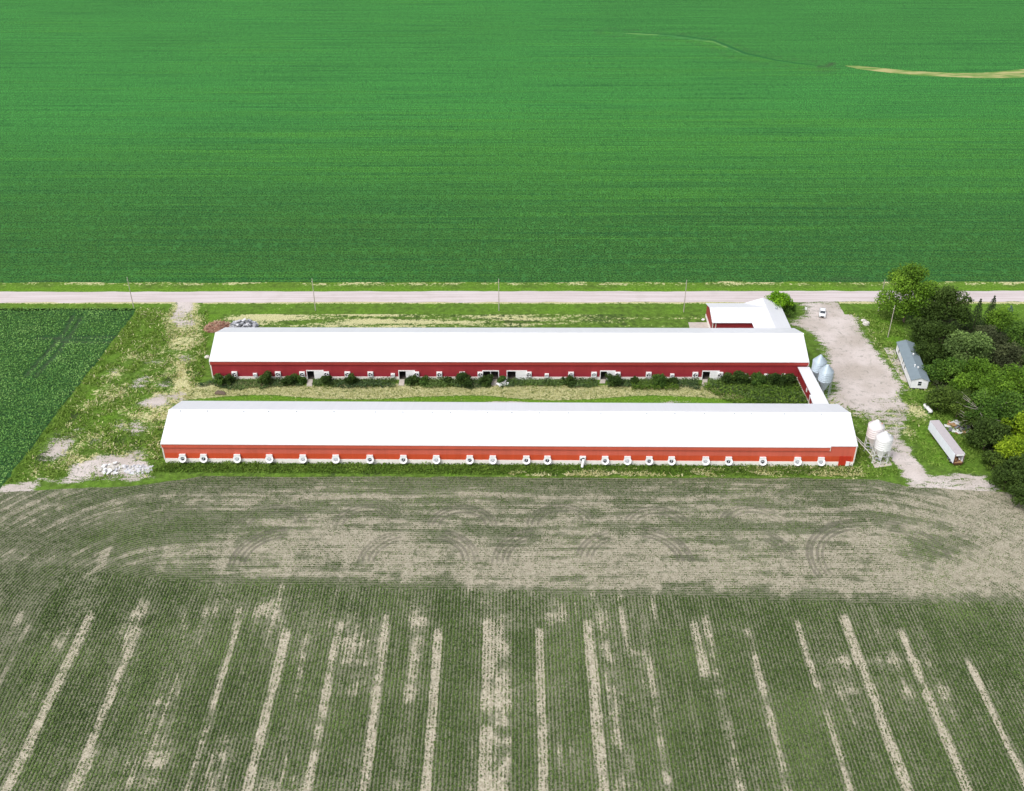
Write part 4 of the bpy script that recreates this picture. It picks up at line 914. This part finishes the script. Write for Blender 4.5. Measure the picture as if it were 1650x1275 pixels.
GR = 'trees of the grove right of the farmyard'
TREES = [
 (1468, 466, 20.5, 9.6, 'bright', 11500, 'tallest bright green tree, at the roadside, its crown hanging over the gravel road'),
 (1526, 496, 17, 7.6, 'dark', 7000, 'large dark green tree just right of the tallest roadside tree'),
 (1520, 545, 13, 6.8, 'dark', 5200, 'dark tree below the large dark one, right of the mobile home roof'),
 (1560, 562, 13.5, 7.4, 'pale', 7500, 'broad pale grey-green tree in the middle of the grove'),
 (1618, 516, 9, 5.0, 'bright', 4000, 'round bright green tree in front of the small blue spruce'),
 (1594, 543, 8.5, 4.6, 'brown', 3600, 'dull grey-green tree below the two tall spruces'),
 (1645, 540, 9, 4.8, 'mid', 3600, 'mid green tree at the frame edge below the glade'),
 (1626, 577, 9.5, 5.6, 'brown', 4600, 'dark brownish thin-leaved tree right of the broad pale tree'),
 (1586, 602, 10.5, 5.0, 'bright', 4600, 'bright green tree directly below the broad pale tree'),
 (1540, 596, 8.5, 4.4, 'mid', 3400, 'mid green tree at the left foot of the broad pale tree'),
 (1553, 619, 8.5, 3.6, 'bright', 3000, 'narrow yellowish green tree left of the grove centre'),
 (1603, 627, 10.5, 5.8, 'bright', 5200, 'wide green tree with a bright top, below the brownish tree'),
 (1643, 616, 10.5, 5.2, 'bright', 4600, 'bright green tree at the frame edge below the brownish tree'),
 (1508, 596, 7, 3.3, 'mid', 2400, 'small green tree close behind the mobile home'),
 (1516, 640, 7.5, 4.2, 'olive', 3000, 'olive green tree above the propane tank'),
 (1547, 650, 8, 4.6, 'olive', 3400, 'olive green tree right of the propane tank'),
 (1582, 660, 10, 5.6, 'mid', 4600, 'green tree with bare dead branches showing through'),
 (1628, 662, 10.5, 6.0, 'mid', 5000, 'wide mid green tree at the right edge above the yellow trees'),
 (1592, 700, 8.5, 5.0, 'dark', 4000, 'dark tree behind the scrap heap'),
 (1567, 674, 6.5, 3.4, 'olive', 2400, 'low olive tree between scrap heap and dead-branched tree'),
 (1630, 724, 8.5, 4.2, 'lime', 3600, 'yellow-green round tree near the bottom right corner of the grove'),
 (1655, 690, 10.5, 4.6, 'lime', 3600, 'yellow-green tree cut by the right frame edge'),
 (1655, 752, 8, 4.8, 'dark', 3400, 'dark tree at the right frame edge below the yellow trees'),
 (1622, 772, 6, 4.0, 'dark', 2800, 'low dark tree at the corner of the bare crop field'),
 (1604, 742, 5.5, 3.2, 'olive', 2200, 'low olive tree left of the round yellow-green tree'),
 (1483, 528, 8, 4.2, 'dark', 3200, 'dark shaded tree under the tallest roadside tree'),
 (1491, 568, 6.5, 3.4, 'dark', 2600, 'small dark tree overhanging the mobile home roof'),
 (1650, 800, 5.5, 3.8, 'dark', 2400, 'low dark tree lowest in the grove at the frame edge'),
 (1660, 585, 9, 4.6, 'mid', 3000, 'mid green tree cut by the right frame edge beside the brownish tree'),
]
for k, (px_, py_, h, r, kd, n, lb) in enumerate(TREES):
    x, y = at(px_, py_, h*.6); tree('broadleaf_tree', lb, 'tree', x, y, h, r*(1.12 if k > 3 else 1), kd, int(n*1.15), 22+k % 7, h*(.10 if k < 4 else .15), .50+.012*h, GR, k, dead='dead' in lb)
x, y = at(1581.5, 480, 12); spruce('dark slim spruce, left of two standing before the road', x, y, 12, 2.9, 'spruce', 2800, 1, GR)
x, y = at(1604, 475, 12.5); spruce('dark slim spruce, right and taller of two standing before the road', x, y, 12.5, 2.7, 'spruce', 2800, 2, GR)
x, y = at(1630, 492, 5); spruce('small blue-grey spruce on the glade near the road', x, y, 5, 2.0, 'blue', 1500, 3, GR)
x, y = at(1256, 486, 5.5); tree('round_tree', 'round lime green tree at the corner of the red farm building', 'tree', x, y, 8.6, 4.3, 'limebush', 5000, 24, 1.2, .5, None, 61)
x, y = at(1272, 497, 3); tree('round_tree', 'smaller dark green tree beside the round lime green tree', 'tree', x, y, 5.6, 2.6, 'mid', 2200, 14, .6, .45, None, 62)

SG = 'shrubs along the rear barn wall'
SHR = [(357, 604, 2.4, 3.2, 'dark shrub at the left corner of the rear barn'), (372, 606, 2.1, 3.0, 'dark shrub half covering the leftmost fan of the rear barn'), (433, 604, 2.7, 3.9, 'large dark shrub rising alone between two fans, left of the first doorway'),
 (470, 606, 2.6, 3.3, 'broad dark shrub just left of the first doorway'), (486, 608, 1.9, 2.8, 'small dark shrub touching the left side of the first doorway'), (528, 606, 2.3, 3.2, 'dark shrub just right of the first white sliding door'), (566, 606, 2.4, 3.0, 'dark shrub midway between the first and second doorways'),
 (664, 607, 2.0, 2.8, 'dark shrub in front of the second sliding door'), (683, 608, 1.9, 2.6, 'dark shrub just right of the second sliding door'), (722, 607, 1.5, 2.2, 'low narrow shrub between two fans left of the middle doors'), (747, 605, 3.0, 3.8, 'large dark shrub left of the paired middle doors'),
 (785, 607, 2.4, 3.0, 'dark shrub hiding the left of the paired middle doorways'), (808, 607, 1.6, 2.2, 'narrow shrub between the paired middle doorways'), (916, 605, 2.1, 2.7, 'small dark shrub alone between the middle doors and fifth doorway'),
 (986, 606, 2.6, 3.2, 'dark shrub covering the fifth sliding door'), (1021, 607, 1.7, 2.2, 'low shrub right of the fifth sliding door'), (1058, 604, 2.9, 3.6, 'large dark shrub midway between fifth and last doorways'), (1083, 607, 1.8, 2.4, 'small shrub by a little fan left of the last doorway'), (1170, 604, 2.6, 3.6, 'dark shrub just right of the last sliding door'),
 (1190, 603, 2.9, 4.2, 'tall dark shrub second right of the last sliding door'), (1216, 603, 2.8, 3.8, 'dark shrub left of the two nearest the corridor'), (1243, 602, 3.0, 4.4, 'tallest dark shrub near the corridor'), (1266, 606, 2.6, 3.6, 'dark shrub tight in the corner by the corridor')]
for k, (px_, py_, r, h, lb) in enumerate(SHR):
    x, _ = at(px_, py_, 1.5); y = 268.3-r*.75
    tree('shrub', lb, 'shrub', x, y, h, r, 'shrub' if k % 4 else 'shrub2', int(420*r*r), 12, .15, .42, SG, 200+k)

# ---- weeds, dry grass and crop: countless (helpers first)
def scatter(poly, n, seed):
    rr = np.random.default_rng(seed); P = np.array(poly); lo, hi = P.min(0), P.max(0); out = []
    while sum(map(len, out)) < n:
        q = rr.uniform(lo, hi, (n*2, 2)); out.append(q[polydist(q[:, 0], q[:, 1], poly) > 0])
    return np.concatenate(out)[:n]
def xyz(p, z): return np.concatenate([p, np.broadcast_to(np.asarray(z), (len(p),)).reshape(-1, 1)], 1)
Mw = {'weed': foliage('weed_leaf', (.045, .082, .034), (.095, .155, .060), (.15, .24, .060)), 'lushweed': foliage('lush_leaf', (.060, .12, .014), (.12, .22, .024), (.19, .30, .045)),
      'dryg': foliage('dry_blade', (.44, .43, .17), (.66, .64, .33), (.78, .74, .46)), 'band': foliage('seeding_grass', (.20, .235, .050), (.44, .46, .17), (.62, .61, .31)), 'grass': foliage('grass_blade', (.11, .20, .022), (.18, .32, .040), (.30, .42, .085))}
p = scatter(pts((1470, 508), (1500, 560), (1500, 625), (1545, 672), (1590, 735), (1650, 800), (1720, 800), (1700, 560), (1590, 545), (1530, 515)), 16000, 31); nn = fbm(p[:, 0], p[:, 1], .12, 3, 33)
tag(fast_mesh('undergrowth', leaves(xyz(p, rng.uniform(.05, 1, len(p))*(.4+3.2*nn)), np.full(len(p), .8)), 4, FOL['brown'], None, {'clump': nn*.5}), 'dark brushy undergrowth between the trees of the grove', 'undergrowth', None, 'stuff')
# courtyard weeds
p = scatter([(-100, 262), (-90, 268.9), (86.5, 268.9), (87, 256), (72, 256), (66, 261), (20, 262.6), (-20, 262.2), (-60, 262.8), (-90, 261)], 26000, 1); p = p[(p[:, 1] > 264.6+5*(fbm(p[:, 0], p[:, 1], .16, 3, 7)-.5)) | (p[:, 0] > 62)]
nn = fbm(p[:, 0], p[:, 1], .22, 3, 8); ht = .25+1.5*nn
keep = np.ones(len(p), bool)
for a in (495, 643, 795, 967, 1131): cxx = at(a+3, 617)[0]; keep &= ~((np.abs(p[:, 0]-cxx) < 1.5) & (p[:, 1] > 263))
p, nn, ht = p[keep], nn[keep], ht[keep]
z = ht*rng.uniform(.3, 1, len(p)); tag(fast_mesh('weeds', leaves(xyz(p, z), np.full(len(p), .55), .6, .7), 4, Mw['weed'], None, {'clump': fbm(p[:, 0], p[:, 1], .1, 3, 18)*1.3-.1}), 'dark green waist-high weeds along the foot of the rear barn', 'weeds', None, 'stuff')
p = scatter([(66, 255), (86.8, 255), (86.6, 267), (56, 266), (60, 260)], 3600, 2); p2 = scatter([(36, 263), (50, 263), (50, 266.5), (36, 266.5)], 900, 3); p = np.concatenate([p, p2])
tag(fast_mesh('lush_weeds', leaves(xyz(p, rng.uniform(.2, 1.4, len(p))), np.full(len(p), .6)), 4, Mw['lushweed'], None, {'clump': fbm(p[:, 0], p[:, 1], .15, 3, 28)}), 'fresh green weeds filling the courtyard corner by the corridor', 'weeds', None, 'stuff')
# dry grass band
p = scatter([(-98, 256), (-97, 263), (-88, 265.5), (20, 266), (64, 264), (76, 257), (72, 256)], 26000, 4); mk = mask_at(p[:, 0], p[:, 1]); p = p[rng.random(len(p)) < mk[:, 1]*1.1]
tag(fast_mesh('dry_grass', leaves(xyz(p, rng.uniform(.05, .4, len(p))), np.full(len(p), .45), .35, .9), 4, Mw['band'], None, {'clump': 1.3*fbm(p[:, 0], p[:, 1], .45, 3, 38)-.2}), 'pale dry grass band running between the two long barns', 'dry grass', None, 'stuff')
# weeds at the foot of the near barn
p = scatter([(-97, 222.5), (-93, 226.7), (91.5, 225.0), (93, 220.8), (0, 221.3)], 17000, 5); nn = fbm(p[:, 0], p[:, 1], .3, 4, 48); z = rng.uniform(.05, 1, len(p))*(.15+1.1*nn)*sstep(220.5, 223, p[:, 1])
tag(fast_mesh('weeds', leaves(xyz(p, z), np.full(len(p), .5)), 4, Mw['lushweed'], None, {'clump': nn*1.4-.3}), 'green weeds growing along the foot of the front barn', 'weeds', None, 'stuff')
p = scatter([(-10, 220.6), (-10, 222.6), (40, 224.3), (93.5, 224.6), (93.5, 220.2)], 6500, 51); kk = fbm(p[:, 0]*.3, p[:, 1], .6, 3, 53) > np.interp(p[:, 0], [-10, 90], [.58, .43]); p = p[kk]
tag(fast_mesh('dry_grass', blades(xyz(p, .2), .3, .2, 1.2), 4, Mw['dryg'], None, {'clump': fbm(p[:, 0], p[:, 1], .3, 3, 39)}), 'yellowed grass patches in front of the right half of the front barn', 'dry grass', None, 'stuff')
# rough grass tussocks over the west yard, lawns and right-hand verge
P1 = scatter(pts((60, 776), (10, 778), (224, 496), (335, 500), (330, 600), (300, 650), (262, 715), (266, 745), (245, 772)), 42000, 6)
P2 = scatter(pts((1360, 500), (1448, 500), (1480, 600), (1530, 660), (1600, 745), (1560, 765), (1480, 745), (1440, 640), (1400, 545)), 15000, 7)
P3 = scatter(pts((1340, 645), (1400, 670), (1440, 740), (1450, 770), (1385, 770), (1378, 715)), 5000, 8)
P = np.concatenate([P1, P2, P3]); mk = mask_at(P[:, 0], P[:, 1]); ncl = fbm(P[:, 0], P[:, 1], .35, 4, 58)
keep = rng.random(len(P)) < (1-mk[:, 0]*1.4)*sstep(.35, .6, ncl+.1*rng.normal(size=len(P))); P, mk, ncl = P[keep], mk[keep], ncl[keep]
isd = rng.random(len(P)) < np.clip(mk[:, 1]*1.1-.08, 0, 1)*np.where(P[:, 0] > 80, .35, 1)
for sel, nm, mt, lb in ((~isd, 'grass_tussocks', 'grass', 'rough green grass tussocks across the farmyard'), (isd, 'dry_tussocks', 'dryg', 'pale dry tussocks scattered over the rough west yard')):
    q = P[sel]; tag(fast_mesh(nm, blades(xyz(q, .02), .38*(ncl[sel]+.5), .34, 1.1), 4, Mw[mt], None, {'clump': ncl[sel]+mk[sel][:, 2]*.3-.2}), lb, 'grass', None, 'stuff')
# young crop plants standing in their rows over the near field
NP_ = 600000; py_ = rng.uniform(118, 221, NP_*2); px_ = rng.uniform(-1, 1, NP_*2)*140; sel = np.abs(px_) < np.interp(py_, [118, 124, 177, 221], [99, 101, 124, 143])+2; px_, py_ = px_[sel][:NP_], py_[sel][:NP_]
ii = np.clip(((px_+160)/.36).round().astype(int), 0, NBARE.shape[1]-1); jj = np.clip(((py_-96)/(NYT[ii]-96)*319).round().astype(int), 0, 319); ok = py_ < NYT[ii]-.3
bv = NBARE[jj, ii]+.35*NTRK[jj, ii]; hd = head_of(px_, py_) > .5
ok &= rng.random(len(px_)) < np.clip(1.02-bv*.98+.6*(vnoise(px_, py_, .7, 77)-.5)+.5*(vnoise(px_*1.3, py_*.16, .9, 78)-.5)*(~hd)+.5*(vnoise(px_*.16, py_*1.3, .9, 79)-.5)*hd, .06, 1)
px_, py_, hd, bv = px_[ok], py_[ok], hd[ok], bv[ok]
e_ = .05; c_ = rowdist(px_, py_); gx = (rowdist(px_+e_, py_)-c_)/e_; gy = (rowdist(px_, py_+e_)-c_)/e_; gl = np.hypot(gx, gy)+1e-6
rc_ = np.where(hd, c_, px_); dlt = (np.floor(rc_/.762)+.25)*.762+.381*0-rc_; dlt = np.where(dlt < -.381, dlt+.762, dlt)+rng.normal(0, .115, len(px_))
X_ = px_+np.where(hd, gx/gl, 1)*dlt; Y_ = py_+np.where(hd, gy/gl, 0)*dlt
young = foliage('young_crop_leaf', (.054, .094, .026), (.102, .172, .036), (.195, .285, .085), True)
tag(fast_mesh('crop_plants', leaves(np.stack([X_, Y_, rng.uniform(.08, .34, len(X_))], 1), np.where(hd, .25, .32)*np.clip(1.2-.5*bv, .6, 1.15), .75, .9), 4, young, None, {'clump': 1.1*fbm(X_, Y_, .07, 4, 88)-.2+.25*rng.random(len(X_))}), 'young crop in thin rows over the tan front field', 'crop', None, 'stuff')
# tall crop plants in the side field
rx = np.arange(-196, -126, .762); P = []
for x0 in rx:
    yv = np.arange(196, 314.5, .5)+rng.uniform(0, .4); P.append(np.stack([x0+rng.normal(0, .07, len(yv)), yv+rng.normal(0, .08, len(yv))], 1))
P = np.concatenate(P); xe = np.interp(P[:, 1], [190, 216.7, 317.7], [-135, -133.6, -127.8])-.3; u = (P[:, 0])/(P[:, 1]*.8)
keep = (P[:, 0] < xe) & (P[:, 0] > -P[:, 1]*.60-6)
for ln in SIDE_TRK: keep &= ~((strokedist(P[:, 0], P[:, 1], ln) < .8) & (rng.random(len(P)) < .97))
P = P[keep]; P = np.repeat(P, 2, 0)+rng.normal(0, .10, (len(P)*2, 2)); z = rng.uniform(.35, 1.1, len(P))
crop = foliage('tall_crop_leaf', (.095, .215, .046), (.18, .38, .085), (.34, .56, .17))
tag(fast_mesh('crop_plants', leaves(xyz(P, z), np.full(len(P), .62), .55, .5), 4, crop, None, {'clump': fbm(P[:, 0], P[:, 1], .1, 3, 68)*.9}), 'dense dark green crop in rows left of the farmyard', 'crop', None, 'stuff')

# ================================================================== LIGHT, CAMERA
SUN_EL, SUN_AZ = R_(53), R_(222)      # high, from the south-west
w = bpy.data.worlds.new('World'); scene.world = w; w.use_nodes = True; nt_ = w.node_tree
sky = nt_.nodes.new('ShaderNodeTexSky'); sky.sky_type = 'NISHITA'; sky.sun_disc = False; sky.sun_elevation = SUN_EL; sky.sun_rotation = SUN_AZ; sky.dust_density = 3.0; sky.air_density = 1.0
hs = nt_.nodes.new('ShaderNodeHueSaturation'); hs.inputs['Saturation'].default_value = .35
nt_.links.new(sky.outputs[0], hs.inputs['Color']); nt_.links.new(hs.outputs[0], nt_.nodes['Background'].inputs[0]); nt_.nodes['Background'].inputs[1].default_value = .15
sl = bpy.data.lights.new('sun', 'SUN'); sl.energy = 1.1; sl.angle = R_(18); sl.color = (1, .965, .92)
so = bpy.data.objects.new('sun', sl); COL.objects.link(so)
dirv = (math.sin(SUN_AZ)*math.cos(SUN_EL), math.cos(SUN_AZ)*math.cos(SUN_EL), math.sin(SUN_EL))
from mathutils import Vector
so.rotation_euler = Vector(dirv).to_track_quat('Z', 'Y').to_euler(); so.location = (0, 0, 300)
cam = bpy.data.cameras.new('camera'); co = bpy.data.objects.new('camera', cam); COL.objects.link(co)
co.location = (0, 0, H); co.rotation_euler = (math.pi/2-PITCH, 0, 0); cam.sensor_width = 36; cam.sensor_fit = 'HORIZONTAL'; cam.lens = F/1650*36; cam.clip_start = .5; cam.clip_end = 12000
scene.camera = co
vs_ = scene.view_settings; vs_.view_transform = 'Standard'; vs_.look = 'None'; vs_.exposure = 0.52; vs_.gamma = 1
